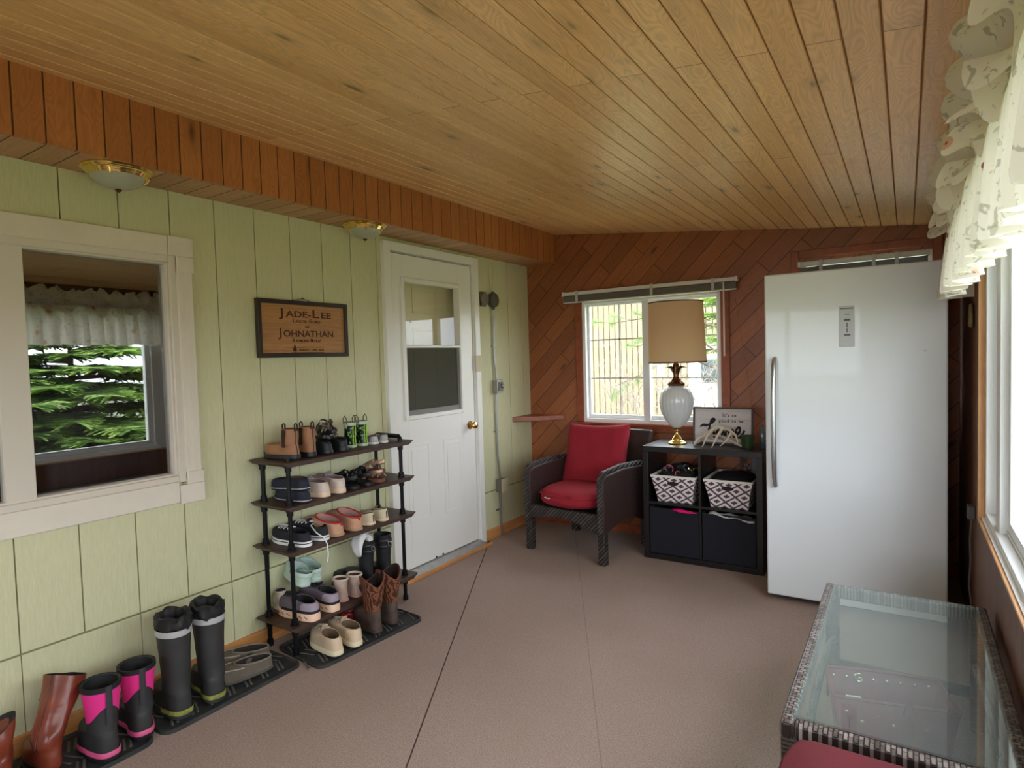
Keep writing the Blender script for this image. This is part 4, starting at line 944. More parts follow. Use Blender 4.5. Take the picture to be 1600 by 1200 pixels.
b = B(); b.prism([(-hw+.02, .235), (-hw+.02, .335), (hw-.02, .335), (hw-.02, .2), (hw-.10, .215), (hw-.2, .25), (0, .27), (-hw+.2, .262), (-hw+.1, .24)], 'y', -hd-.0, -hd+.05); b.put('front_apron', wk_diag, ch, bevel=.006)
b = B(); b.box(-hw+.05, -hd+.03, .27, hw-.05, hd, .32); b.put('seat_deck', wk_dark, ch, bevel=.01)
b = B(); b.rings([[V(sx, hd-.045+dy+k_, z) for sx, dy in ((-hw, 0), (hw, 0), (hw, .045), (-hw, .045))] for z, k_ in ((.2, 0), (.5, .02), (.80, .075), (.835, .08))]); b.put('backrest', wk_dark, ch, bevel=.012, seg=3)
redf = mat('red_cushion_fabric', rgb(152, 26, 42), .9, var=.1, vs=12, bump=.25, bs=120, bd=.001)
def cushion(bb, c, sx, sy, sz, n=28, m=12, e=4., mx=None, sag=.0):
    R = []
    for j in range(m+1):
        t_ = -PI/2+PI*(j+.2)/(m+.4); ct, st = math.cos(t_), math.sin(t_); cz = abs(ct)**.25
        ring = []
        for k in range(n):
            a = 2*PI*k/n; ca, sa = math.cos(a), math.sin(a); d = (abs(ca)**e+abs(sa)**e)**(-1/e)
            x, y = sx*ca*d*cz, sy*sa*d*cz; z = sz*(abs(st)**.8)*(1 if st > 0 else -1)*(1-.25*(x*x/sx/sx+y*y/sy/sy)*.5)
            x += .006*math.sin(5*a+j); y += .005*math.sin(4*a+2*j); p = V(x, y, z)
            p = (mx @ p) if mx else p; ring.append(p+V(*c))
        R.append(ring)
    bb.rings(R); return bb
b = B(); cushion(b, (.0, -.055, .405), .262, .295, .072, e=3.); sc_ = b.put('seat_cushion', redf, ch, subsurf=1)
b = B(); b.tube([(.262*math.cos(a)*(abs(math.cos(a))**3+abs(math.sin(a))**3)**(-1/3.)*.99, -.055+.295*math.sin(a)*(abs(math.cos(a))**3+abs(math.sin(a))**3)**(-1/3.)*.99, .428) for a in [2*PI*k/40 for k in range(40)]], .004, 6, closed=True); b.put('piping', redf, sc_)
b = B(); b.tube([(-.115, -.352, .415), (-.09, -.358, .412), (-.07, -.358, .413)], .006, 6, flat=(1, .5)); b.put('care_tag', mat('white_tag', rgb(236, 232, 228), .6), sc_)
for xx in (-.17, .08): b = B(); b.tube([(xx, -.332, .44), (xx+.01, -.345, .445), (xx+.025, -.343, .438)], .005, 6); b.put('tie', redf, sc_)
Rb = Matrix.Rotation(math.radians(72), 4, 'X') @ Matrix.Rotation(math.radians(2), 4, 'Z')
def pillow(bb, c, sx, sy, sz, mx, n=22):
    for sgn in (1, -1):
        R = []
        for j in range(n+1):
            v = math.sin(PI*.5*(-1+2*j/n)); row = []
            for i in range(n+1):
                u = math.sin(PI*.5*(-1+2*i/n)); x = sx*u*(1-.055*(1-v*v)*abs(u)**4); y = sy*v*(1-.075*(1-u*u)*abs(v)**4)
                z = sgn*sz*(max(0, 1-u**6)*max(0, 1-v**6))**.5*(1+.05*math.sin(9*u+3*v))-.0*y
                z += .012*math.exp(-((v+.1+.1*u)/.1)**2)*-(1 if sgn > 0 else 0)
                row.append(mx @ V(x, y, z)+V(*c))
            R.append(row)
        bb.rings(R, False, False, closed=False)
    bmesh.ops.remove_doubles(bb.b, verts=bb.b.verts, dist=.0008); return bb
b = B(); pillow(b, (-.03, .165, .635), .268, .255, .075, Rb); b.put('back_cushion', redf, ch, subsurf=1)

# ------------------------------------------------------------ black cube cabinet
cx0, cy0 = 1.187, 3.918; blk = mat('black_brown_laminate', rgb(26, 23, 24), .33, var=.1, vs=30)
cab = thing('cube_shelf', 'black cube shelf unit with patterned baskets between armchair and freezer', 'shelf unit', (cx0, cy0, 0))
w_, d_, t_ = .77, .39, .038
B().box(0, 0, .732, w_, d_, .77).put('top_board', blk, cab, bevel=.0015)
B().box(0, 0, 0, w_, d_, .038).put('bottom_board', blk, cab, bevel=.0015)
for x in (0, w_-t_): B().box(x, 0, .038, x+t_, d_, .732).put('side_panel', blk, cab, bevel=.0015)
B().box(w_/2-.008, 0, .038, w_/2+.008, d_, .732).put('divider', blk, cab)
for x in (t_, w_/2+.008): B().box(x, .001, .377, x+.339, d_, .393).put('shelf_board', blk, cab)
navyb = mat('dark_navy_fabric', rgb(22, 23, 33), .9, bump=.2, bs=200, bd=.001)
cells = [(t_+.004, w_/2-.012), (w_/2+.012, w_-t_-.004)]
for i, (xa, xb) in enumerate(cells):
    t = thing('fabric_bin', ['dark navy fabric bin in the lower left cube, pink thing poking out', 'dark navy fabric bin in the lower right cube, papers poking out'][i], 'storage bin', (cx0+(xa+xb)/2, cy0, .0385), group='dark fabric bins in the lower cubes')
    h = (xb-xa)/2; b = B(); b.box(-h, .004, 0, h, .012, .315); b.box(-h, .36, 0, h, .366, .32); b.box(-h, .012, 0, -h+.006, .36, .318); b.box(h-.006, .012, 0, h, .36, .318); b.box(-h, .004, 0, h, .366, .006)
    b.put('bin_body', navyb, t, bevel=.002)
    b = B(); b.tube([(-h+.01, .003, .285), (-.05, .002, .276), (.05, .002, .276), (h-.01, .003, .28)], .004, 6, flat=(.4, 1)); b.put('hem', navyb, t)
    if i: b = B(); b.cyl((-.06, .004, .075), (-.06, -.002, .075), .006, .005, 10); b.put('snap', M['black'], t)
    single('bin_contents', B().box(cx0+(xa+xb)/2-h+.02, cy0+.02, .05, cx0+(xa+xb)/2+h-.02, cy0+.34, .30), navyb, ['dark cloth filling the lower left bin', 'dark cloth filling the lower right bin'][i], 'cloth', bevel=.03, seg=3)
b = B(); b.tube([(cx0+.19, cy0+.03, .345), (cx0+.25, cy0-.002, .352), (cx0+.31, cy0-.006, .347), (cx0+.36, cy0+.0, .345)], [.012, .024, .018, .005], 10, flat=(1, .5)); single('hair_brush', b, mat('neon_pink_plastic', rgb(248, 28, 130), .35), 'neon pink plastic brush sticking out above the lower left bin', 'brush')
b = B(); b.rings([[V(cx0+.44+.031*k, cy0+.03-.02*math.sin(k*.8), .368-.002*k+.006*math.sin(k*1.9)) for k in range(10)], [V(cx0+.44+.031*k, cy0-.002-.004*math.sin(k), .352-.003*k+.007*math.sin(k*1.4)) for k in range(10)]], closed=False); single('plastic_wrapper', b, mat('clear_grey_plastic', rgb(186, 184, 180), .2), 'crinkled pale plastic wrapper on top of the lower right bin', 'wrapper', solid=.002)
# patterned baskets
N = NT('aztec_pattern_fabric'); o = N.obj(); u = N.dot(o, (1/.108, 0, 0)); v = N.dot(o, (0, 0, 1/.078))
u = N.math('ADD', u, N.math('MULTIPLY', N.dot(o, (0, 1, 0)), 1/.108))
fu = N.math('ABSOLUTE', N.math('SUBTRACT', N.math('FRACT', u), .5)); fv = N.math('ABSOLUTE', N.math('SUBTRACT', N.math('FRACT', v), .5))
d = N.math('ADD', fu, fv)   # diamond lattice distance 0..1
d1 = N.math('ABSOLUTE', N.math('SUBTRACT', d, .5)); line = N.math('LESS_THAN', d1, .085)
zig = N.math('MULTIPLY', N.math('FRACT', N.math('MULTIPLY', fu, 9.)), .05)
cen = N.math('LESS_THAN', N.math('ADD', N.math('ADD', fu, N.math('MULTIPLY', fv, 1.25)), zig), .24)
fu2 = N.math('SUBTRACT', .5, fu); fv2 = N.math('SUBTRACT', .5, fv); cen2 = N.math('LESS_THAN', N.math('ADD', N.math('ADD', fu2, N.math('MULTIPLY', fv2, 1.25)), zig), .24)
ms_ = N.math('MAXIMUM', N.math('MAXIMUM', line, cen), cen2)
N.l(N.mix(ms_, rgb(238, 226, 228), rgb(88, 68, 72)), N.p.inputs['Base Color']); N.p.inputs['Roughness'].default_value = .85; aztec = N.m
ivory = mat('ivory_fabric', rgb(232, 226, 216), .85)
for i, xc in enumerate((cx0+.21, cx0+.562)):
    z0 = .395
    t = thing('storage_basket', ['purple and white patterned basket full of jewellery, upper left cube', 'purple and white patterned basket with black lining, upper right cube'][i], 'basket', (xc, cy0, z0), group='patterned fabric baskets in the upper cubes')
    ht = .185; wb, wt = .115, .150
    def ring(z, e, y0, y1): return [V(-e, y0, z), V(-e*.33, y0, z), V(e*.33, y0, z), V(e, y0, z), V(e, (y0+y1)/2, z), V(e, y1, z), V(-e, y1, z), V(-e, (y0+y1)/2, z)]
    b = B(); b.rings([ring(0, wb, .03, .33), ring(ht*.5, (wb+wt)/2-.003, .008, .345), ring(ht-.012, wt, -.012, .36)], True, False); b.put('basket_body', aztec, t, ang=60)
    b = B(); b.rings([ring(ht-.014, wt+.001, -.014, .361), ring(ht, wt+.001, -.014, .361), ring(ht, wt-.006, -.004, .352), ring(ht-.03, wt-.008, -.002, .35)], False, False); b.put('rim', ivory, t)
    b = B(); b.rings([ring(ht-.03, wt-.008, -.002, .35), ring(.08, wb, .03, .32)], False, True); b.put('lining', [ivory, M['black']][i], t)
    b = B(); b.tube([(.035*math.cos(a), -.0105+.0006, ht-.052+.011*math.sin(a)) for a in [2*PI*k/16 for k in range(16)]], .003, 6, closed=True); b.rings([[V(.035*math.cos(2*PI*k/16), -.009, ht-.052+.011*math.sin(2*PI*k/16)) for k in range(16)]]); b.put('handle_hole', mat('dark_maroon_inside', rgb(48, 26, 28), .9), t)
random.seed(5)
for k in range(9):
    a = random.uniform(0, 6); x, y, z = cx0+.21+random.uniform(-.09, .10), cy0+random.uniform(.04, .16), .585+random.uniform(0, .03); r = random.uniform(.018, .03)
    ax = V(random.uniform(-1, 1), random.uniform(-1, 1), random.uniform(-.6, .6)).normalized(); e1 = ax.orthogonal().normalized(); e2 = ax.cross(e1)
    b = B(); b.tube([V(x, y, z)+e1*r*math.cos(2*PI*j/14)+e2*r*math.sin(2*PI*j/14) for j in range(14)], .003 if k % 3 else .006, 6, closed=True)
    tag(b.put('bracelet', [mat('black_beads', rgb(28, 26, 28), .4), mat('silver_jewellery', rgb(190, 190, 196), .25, 1.), mat('pink_plush', rgb(196, 90, 110), .8)][k % 3]), ['black beaded bangle at the left of the heap', 'thin silver bangle at the left rim of the basket', 'pink plush bangle low in the heap', 'black bangle in the middle of the heap', 'silver bangle leaning in the middle of the heap', 'pink bangle half hidden in the middle', 'black bangle at the right of the heap', 'silver bangle at the right rim of the basket', 'pink bangle tucked at the back of the heap'][k]+' in the left basket', 'bracelet', 'bangles heaped in the left basket')
b = B(); b.tube([(cx0+.315+.02*math.cos(a), cy0+.06, .634+.02*math.sin(a)) for a in [PI*k/8+3.3 for k in range(8)]], .003, 6); single('hoop_earring', b, M['brass'], 'gold hoop resting at the right of the left basket heap', 'earring')
cushion(b := B(), (cx0+.21, cy0+.15, .56), .12, .13, .04); single('cloth', b, mat('dark_cloth', rgb(24, 22, 24), .9), 'dark cloth under the bangles in the left basket', 'cloth')
b = B(); [cushion(b, (cx0+.21+dx, cy0+.14+dy, .598+dz), .028, .028, .024, 10, 6) for dx, dy, dz in ((0, 0, .02), (.04, .02, .018), (-.03, .03, .012), (.07, 0, .008), (.02, .05, .02))]; single('scrunchie', b, M['black'], 'bunched black scrunchie on top of the left basket', 'scrunchie')
cushion(b := B(), (cx0+.562, cy0+.17, .55), .125, .15, .05); single('folded_cloth', b, mat('jet_cloth', rgb(14, 13, 14), .95), 'black cloth heaped in the right basket', 'cloth')
# things standing behind the right basket
b = B(); b.box(cx0+.63, cy0+.375, .50, cx0+.725, cy0+.385, .70); single('book', b, mat('pale_grey_cover', rgb(116, 112, 112), .6), 'pale grey board standing behind the right basket', 'board')
b = B(); b.box(cx0+.555, cy0+.37, .47, cx0+.575, cy0+.386, .71); single('book', b, mat('maroon_spine', rgb(92, 44, 44), .6), 'narrow maroon book standing behind the right basket', 'book')
fl = thing('paper_flowers', 'dark sprig of small teal and pink flowers behind the right basket', 'flowers', (cx0+.60, cy0+.35, .395))
b = B(); b.tube([(0, 0, 0), (.002, .0, .12), (-.004, 0, .27)], .002, 5); b.tube([(0, 0, .1), (.02, 0, .2), (.02, 0, .25)], .002, 5); b.put('stem', M['black'], fl)
for k, (x, z, c_) in enumerate(((-.006, .28, 0), (.018, .25, 1), (0, .23, 0), (.02, .21, 0), (-.008, .2, 1), (.012, .18, 1))):
    b = B(); [b.ball((x+.007*math.cos(j*1.26), 0, z+.007*math.sin(j*1.26)), (.005, .003, .005), 6, 4) for j in range(5)]; b.put('flower', [mat('teal_petals', rgb(110, 140, 134), .7), mat('dusty_pink_petals', rgb(150, 110, 114), .7)][c_], fl)

# ------------------------------------------------------------ lamp
lp = thing('table_lamp', 'tall lamp with milk glass body, brass foot and tan drum shade', 'lamp', (1.37, 4.10, .77))
b = B(); b.lathe([(.066, 0), (.067, .004), (.064, .010), (.058, .013), (.054, .016), (.050, .02), (.036, .026), (.032, .030), (.034, .033), (.030, .040), (.016, .058), (.011, .07), (.010, .085), (.013, .09), (.011, .098), (.015, .106), (.018, .112)], n=40); b.put('brass_foot', M['brass'], lp)
N = NT('milk_glass'); N.p.inputs['Base Color'].default_value = rgb(222, 222, 220); N.p.inputs['Roughness'].default_value = .12; N.p.inputs['Coat Weight'].default_value = .6
tl = N.n('ShaderNodeBsdfTranslucent', {0: rgb(220, 222, 222)}); mx_ = N.n('ShaderNodeMixShader', {0: .3}); N.l(N.p.outputs[0], mx_.inputs[1]); N.l(tl.outputs[0], mx_.inputs[2]); N.l(mx_.outputs[0], N.out.inputs[0])
b = B(); b.lathe([(.02, .110), (.042, .124), (.072, .158), (.094, .198), (.108, .24), (.114, .28), (.113, .315), (.104, .35), (.085, .38), (.05, .402)], n=128, rib=.016, ribn=24); b.put('glass_body', N.m, lp)
b = B(); b.lathe([(.050, .402), (.056, .404), (.058, .415), (.05, .426), (.034, .434), (.03, .442), (.02, .456), (.017, .468), (.024, .50), (.026, .52), (.020, .545), (.012, .56), (.009, .585)], n=32, rib=.05, ribn=8); cr = b.put('bronze_crown', M['bronze'], lp)
for k in range(6):
    a = 2*PI*k/6+.1; b = B(); b.tube([(.018*math.cos(a), .018*math.sin(a), .49), (.028*math.cos(a), .028*math.sin(a), .518), (.045*math.cos(a), .045*math.sin(a), .530), (.070*math.cos(a), .070*math.sin(a), .526)], [.010, .013, .010, .003], 8, flat=(1, .5)); b.put('leaf', M['bronze'], cr)
b = B(); b.cyl((0, 0, .56), (0, 0, .64), .009, n=12); b.cyl((0, 0, .60), (0, 0, .66), .018, n=16); b.put('socket', M['abrass'], lp)
b = B(); b.tube([(.0, -.02, .60), (0, -.05, .66), (0, -.055, .80), (0, -.02, .93), (0, 0, .945), (0, .02, .93), (0, .055, .80), (0, .05, .66), (0, .02, .60)], .002, 6); b.ball((0, 0, .75), (.03, .03, .04)); b.put('harp', M['abrass'], lp)
N = NT('tan_linen_shade'); o = N.obj(); nz = N.n('ShaderNodeTexNoise', {'Vector': o, 'Scale': 260.}).outputs[0]; c_ = N.mix(N.ramp(nz, .3, .7), rgb(212, 186, 152), rgb(224, 200, 168))
N.l(c_, N.p.inputs['Base Color']); N.p.inputs['Roughness'].default_value = .9; tl = N.n('ShaderNodeBsdfTranslucent', {0: rgb(218, 186, 150)}); mx_ = N.n('ShaderNodeMixShader', {0: .55}); N.l(N.p.outputs[0], mx_.inputs[1]); N.l(tl.outputs[0], mx_.inputs[2]); N.l(mx_.outputs[0], N.out.inputs[0])
sh = thing('tmp', 'x', 'x'); bpy.data.objects.remove(sh)
b = B(); R = [[V(r*math.cos(2*PI*k/64)+dx, r*math.sin(2*PI*k/64), z+.010*math.cos(2*PI*k/64)*0) for k in range(64)] for r, z, dx in ((.193, .562, .012), (.190, .70, .008), (.182, .97, .004))]
b.rings(R, False, False); shd = b.put('lamp_shade', N.m, lp)
for r, z, dx in ((.1935, .562, .012), (.1825, .97, .004)):
    b = B(); b.rings([[V(r*1.002*math.cos(2*PI*k/64)+dx, r*1.002*math.sin(2*PI*k/64), z+zz) for k in range(64)] for zz in (-.004, .005)], False, False); b.put('shade_trim', mat('brown_shade_binding', rgb(110, 84, 62), .8), shd, solid=.002)
b = B(); [b.tube([(.004, 0, .945), (.004+.18*math.cos(a), .18*math.sin(a), .965)], .002, 5) for a in (0, 2.1, 4.2)]; b.cyl((.0, 0, .94), (0, 0, .965), .006, n=10); b.put('spider', M['abrass'], shd)

# ------------------------------------------------------------ framed sign with writing
fs = thing('framed_sign', 'white framed board with black writing leaning behind the antlers', 'sign', (1.658, 4.165, .77), tilt=(math.radians(-5), 0, 0))
fm = mat('weathered_grey_frame', rgb(84, 68, 64), .7, var=.15, vs=20)
b = B(); frame_boxes(b, -.01, .012, -.198, .198, .001, .252, .013, ax='y'); b.put('frame', fm, fs, bevel=.002)
B().box(-.185, -.002, .014, .185, .004, .239).put('board', planks('whitewashed_boards', (1, 0, 0), (0, 0, 1), 2., .056, rgb(214, 204, 202), rgb(206, 198, 196), rgb(170, 160, 158), .0008, .0, .7, .2, grain=.1), fs, smooth=False)
mf = lambda x, z: Matrix.Translation((x, -.0028, z)) @ Matrix(((1, 0, 0, 0), (0, 0, -1, 0), (0, 1, 0, 0), (0, 0, 0, 1)))
b = B(); ink = mat('black_ink', rgb(16, 14, 14), .7)
text(b, "It's so", .030, mf(.045, .188), .0005, .0003, sx=.95, space=1.25); text(b, "good to be", .030, mf(.055, .150), .0005, .0003, sx=.95, space=1.25)
b.put('typed_words', ink, fs, smooth=False)
b = B()
def stroke(P, r=.006): b.tube([(x, -.003, z) for x, z in P], r, 8, flat=(.12, 1))
def smoothp(P, n=6):
    out = []
    for i in range(len(P)-1):
        p0, p1, p2, p3 = P[max(0, i-1)], P[i], P[i+1], P[min(len(P)-1, i+2)]
        for k in range(n):
            t = k/n; out.append(tuple(.5*((2*p1[j])+(-p0[j]+p2[j])*t+(2*p0[j]-5*p1[j]+4*p2[j]-p3[j])*t*t+(-p0[j]+3*p1[j]-3*p2[j]+p3[j])*t**3) for j in (0, 1)))
    return out+[P[-1]]
for P in ([(-.148, .115), (-.13, .128), (-.10, .128), (-.07, .145), (-.052, .168), (-.062, .172), (-.078, .15), (-.088, .10), (-.095, .05), (-.085, .085), (-.065, .102), (-.055, .08), (-.055, .05), (-.045, .048)],
          [(-.045, .048), (-.035, .075), (-.02, .10), (-.005, .095), (-.002, .07), (-.015, .048), (-.033, .055), (-.035, .08), (-.015, .098), (.01, .088)],
          [(.01, .088), (.018, .05), (.022, .085), (.035, .10), (.042, .085), (.044, .05), (.05, .085), (.063, .10), (.07, .08), (.074, .05)],
          [(.074, .05), (.09, .068), (.112, .092), (.112, .115), (.096, .112), (.086, .085), (.094, .055), (.112, .052), (.13, .075), (.142, .1)]):
    stroke(smoothp(P), [.0065 if k % 12 < 6 else .0095 for k in range(len(smoothp(P)))])
b.put('script_word', ink, fs)

# ------------------------------------------------------------ antlers, pot, bottle on the cabinet
bone = mat('antler_bone', rgb(206, 190, 168), .45, var=.2, vs=30, stretch=(1, 1, .3), bump=.15, bs=60)
def antler(label, loc, rz, mirror=1):
    b = B(); K = mirror
    main = [(-.16*K, 0, .015), (-.12*K, .01, .04), (-.06*K, .015, .10), (.0, .01, .128), (.07*K, .0, .118), (.12*K, -.02, .085), (.145*K, -.05, .03)]
    b.tube([(x, y, z) for x, y, z in main], [.013, .0125, .0115, .011, .010, .008, .003], 10)
    for P, r in (([(-.10*K, .012, .06), (-.125*K, -.03, .05), (-.14*K, -.07, .012)], .009), ([(-.035*K, .014, .118), (-.06*K, -.05, .07), (-.075*K, -.085, .006)], .010), ([(.03*K, .006, .126), (.01*K, -.055, .075), (-.012*K, -.095, .006)], .010), ([(.09*K, -.008, .108), (.075*K, -.055, .06), (.04*K, -.085, .02)], .008)):
        b.tube(P, [r, r*.8, r*.25], 10)
    t = tag(b.put('antler', bone), label, 'antler', 'deer antlers on the cube shelf')
    t.location = loc; t.rotation_euler = (0, 0, rz); return t
antler('pale deer antler arching over the front of the cube shelf top', (1.665, 4.03, .772), math.radians(-4))
a = antler('second deer antler lying low behind the first one', (1.66, 4.085, .772), math.radians(170), 1); a.scale = (1, 1, .55)
b = B(); b.lathe([(.032, 0), (.036, .004), (.043, .075), (.044, .082), (.038, .083), (.035, .07), (.03, .06)], (1.842, 4.06, .77), n=28); single('cup', b, mat('dark_green_glazed', rgb(38, 62, 30), .4), 'small dark green pot at the right end of the cube shelf top', 'pot')
b = B(); b.lathe([(.016, 0), (.018, .004), (.018, .10), (.011, .118), (.009, .135), (.011, .137), (.011, .15), (.002, .151)], (1.925, 4.10, .77), n=20); single('bottle', b, mat('blue_grey_glass', rgb(70, 86, 92), .15, coat=.5), 'small grey bottle standing between the green pot and the freezer', 'bottle')

# ------------------------------------------------------------ freezer
fr = thing('upright_freezer', 'tall white upright freezer with long curved handle', 'freezer', (2.045, 3.555, 0), math.radians(1.4), tilt=(0, math.radians(0), math.radians(1.4)))
wf = mat('white_appliance_enamel', rgb(226, 230, 232), .28, coat=.25); wg = mat('grey_gasket', rgb(70, 70, 72), .7)
FW = .822
B().box(.006, .075, .03, FW-.006, .78, 1.80).put('cabinet', wf, fr, bevel=.006)
B().box(.012, .062, .04, FW-.012, .076, 1.79).put('gasket', wg, fr)
dr = B().box(0, 0, .035, FW, .062, 1.805).put('door', wf, fr, bevel=.008, seg=3)
b = B(); b.box(.36, -.0015, 1.40, .432, .001, 1.612); b.put('control_panel', mat('silver_control_panel', rgb(196, 198, 202), .4), dr, bevel=.001)
b = B(); b.box(.366, -.0022, 1.596, .426, -.0012, 1.601); b.box(.384, -.0022, 1.535, .412, -.0012, 1.545); b.box(.395, -.0022, 1.500, .400, -.0012, 1.525); b.box(.395, -.0022, 1.474, .400, -.0012, 1.495); b.box(.384, -.0022, 1.458, .412, -.0012, 1.466); b.box(.388, -.0022, 1.566, .408, -.0012, 1.568); b.put('controls', mat('dark_grey_print', rgb(84, 84, 90), .5), dr, smooth=False)
b = B(); P = [(.052, 0.01, 1.352), (.052, -.028, 1.345), (.050, -.044, 1.30), (.048, -.052, 1.15), (.048, -.055, 1.0), (.048, -.052, .85), (.050, -.044, .70), (.052, -.028, .655), (.052, .01, .648)]
b.tube(P, [.011, .013, .015, .016, .016, .016, .015, .013, .011], 12, flat=(.9, 1.)); b.put('handle', mat('brushed_steel', rgb(190, 190, 192), .25, .9), dr)
b = B(); b.cyl((.73, .001, 1.37), (.73, -.002, 1.37), .005, n=10); b.put('door_badge', mat('silver_control_panel', rgb(196, 198, 202), .4), dr)
for x in (.05, FW-.05):
    for y in (.1, .72): B().cyl((x, y, 0), (x, y, .032), .018, n=14).put('foot', M['black'], fr)
B().box(.02, .08, .005, FW-.02, .1, .034).put('kick_grille', M['black'], fr)

# ------------------------------------------------------------ glass topped wicker coffee table
wt_ = wicker('grey_brown_resin_wicker', rgb(84, 72, 66), (1, .0, 0), (0, 1, 0), .020, .013, rgb(150, 138, 132), .3, 1.)
wtx = wicker('grey_brown_resin_wicker_end', rgb(84, 72, 66), (0, 1, 0), (1, 0, 0), .022, .011, rgb(150, 138, 132), .3, 1.)
wtz = wicker('dark_resin_wicker_side', rgb(58, 48, 44), (0, 1, 0), (0, 0, 1), .020, .011, rgb(84, 72, 66), .4, 1.)
tx0, tx1, ty0, ty1, tz = 2.425, 2.938, 1.622, 2.705, .45
tb = thing('coffee_table', 'low dark wicker table with glass top at lower right', 'table', (tx0, ty0, 0))
LX, LY = tx1-tx0, ty1-ty0
for x0 in (0, LX-.034): b = B(); b.box(x0, 0, tz-.05, x0+.034, LY, tz); b.put('side_rail', wt_, tb, bevel=.010, seg=3)
for y0 in (0, LY-.034): b = B(); b.box(.034, y0, tz-.05, LX-.034, y0+.034, tz-.001); b.put('end_rail', wtx, tb, bevel=.010, seg=3)
for x0 in (.002, LX-.05):
    for y0 in (.002, LY-.05): B().box(x0, y0, 0, x0+.048, y0+.048, tz-.04).put('leg', wtz, tb, bevel=.006)
b = B(); b.tube([(.035, .035, .24), (.036, .22, .30), (.036, LY/2, .33), (.036, LY-.22, .30), (.035, LY-.035, .24)], .012, 8); b.tube([(LX-.035, .035, .24), (LX-.036, LY/2, .33), (LX-.035, LY-.035, .24)], .012, 8); b.put('curved_brace', wtz, tb)
b = B(); b.box(.034, LY-.045, .12, LX-.034, LY-.03, .16); b.box(.034, .03, .12, LX-.034, .045, .16); b.put('lower_rail', wtz, tb, bevel=.004)
B().box(.030, .030, tz-.001, LX-.030, LY-.030, tz+.005).put('glass_top', M['tglass'], tb, smooth=False)
# maroon studded tote bag on the floor below, and shoes/boxes
mar = mat('maroon_leather', rgb(138, 44, 62), .5, var=.12, vs=12)
bag = thing('tote_bag', 'maroon studded tote bag under the glass table', 'bag', (2.645, 2.34, 0), math.radians(14))
def rr(z, hx, hy, o_=0): return [V(-hx, -hy, z), V(-hx*.3, -hy-.004, z), V(hx*.3, -hy-.004, z), V(hx, -hy, z), V(hx*1.03, 0, z+o_), V(hx, hy, z), V(hx*.3, hy+.01, z), V(-hx*.3, hy+.01, z), V(-hx, hy, z), V(-hx*1.03, 0, z+o_)]
b = B(); b.rings([rr(.004, .13, .06), rr(.01, .145, .07), rr(.13, .16, .085), rr(.245, .175, .10, -.01)], True, False); b.put('bag_body', mar, bag, ang=60, solid=.004)
b = B(); b.rings([rr(.03, .14, .07), rr(.031, .01, .005)], False, True); b.put('lining', mat('dark_maroon_lining', rgb(44, 22, 28), .8), bag)
b = B(); b.tube([p for p in rr(.247, .175, .10, -.01)], .005, 6, closed=True); b.put('rim_piping', mar, bag)
stud = mat('brass_stud', rgb(226, 214, 176), .25, .8)
for k in range(8): b = B(); b.ball((-.15+.042*k, .094, .222), (.007, .005, .006), 8, 6); b.put('stud', stud, bag)
for k in range(7): b = B(); b.ball((-.14+.045*k, -.098+.001*k, .20-.028*(k % 2)), (.007, .005, .006), 8, 6); b.put('stud', stud, bag)
b = B(); b.tube([(-.07+.014*math.cos(2*PI*k/20), .090, .226+.014*math.sin(2*PI*k/20)) for k in range(20)], .004, 6, closed=True); b.put('eyelet', stud, bag)
b = B(); b.tube([(.02, -.10, .22), (.03, -.12, .27), (.06, -.135, .20), (.05, -.12, .10), (.05, -.11, .03)], .014, 8, flat=(1, .25)); b.put('handle_strap', mar, bag)
b = B(); b.box(-.13, -.05, .18, -.085, -.02, .215); single_ = b.put('tissue_packet', mat('white_paper', rgb(226, 228, 230), .7)); tag(single_, 'small white packet inside the left end of the maroon bag', 'packet'); single_.location = (2.645, 2.34, 0); single_.rotation_euler = (0, 0, math.radians(14))
b = B(); b.box(2.475, 2.76, 0, 2.80, 3.06, .30); bx_ = single('cardboard_box', b, mat('grey_brown_board', rgb(126, 112, 108), .8), 'plain grey brown box on the carpet behind the glass table', 'box', bevel=.004); 
bpy.data.objects.remove(bx_)
b = B(); b.box(2.50, 1.90, 0, 2.60, 1.99, .02); single('dark_case', b, M['black'], 'small flat black case under the near end of the glass table', 'case', bevel=.004)

# ------------------------------------------------------------ sofa seat in the near corner: only its red cushion shows
so_ = thing('wicker_sofa', 'wicker sofa with a red seat cushion at the bottom right corner', 'sofa', (2.45, .645, 0))
b = B(); b.box(.0, 0, .10, .48, .92, .30); b.put('seat_base', wtz, so_, bevel=.01)
for x in (.01, .43):
    for y in (.01, .86): B().box(x, y, 0, x+.045, y+.045, .11).put('leg', wtz, so_, bevel=.004)
def csh():
    b = B(); pl = [(.0, .0), (.0, .62), (.0, .74), (.0, .84), (.012, .90), (.028, .935), (.06, .945), (.20, .945), (.35, .945), (.46, .94), (.48, .9), (.48, .5), (.48, .0)]
    R = []
    c_ = V(.24, .47, 0)
    for z, k in ((.30, .985), (.305, .995), (.33, 1.0), (.41, 1.0), (.432, .994), (.444, .98), (.45, .95), (.453, .5)): R.append([V(c_.x+(x-c_.x)*k, c_.y+(y-c_.y)*k, z) for x, y in pl])
    b.rings(R); return b
cs_ = csh().put('seat_cushion', mat('deep_red_velour', rgb(98, 15, 27), .85, var=.14, vs=9, bump=.3, bs=90, bd=.002), so_, ang=60)
b = B(); b.tube([(-.004, .74, .425), (-.006, .77, .43), (-.004, .79, .435), (.01, .785, .445), (.0, .75, .44)], .005, 6, flat=(1, .5)); b.put('care_tag', mat('white_tag', rgb(236, 232, 228), .6), cs_)

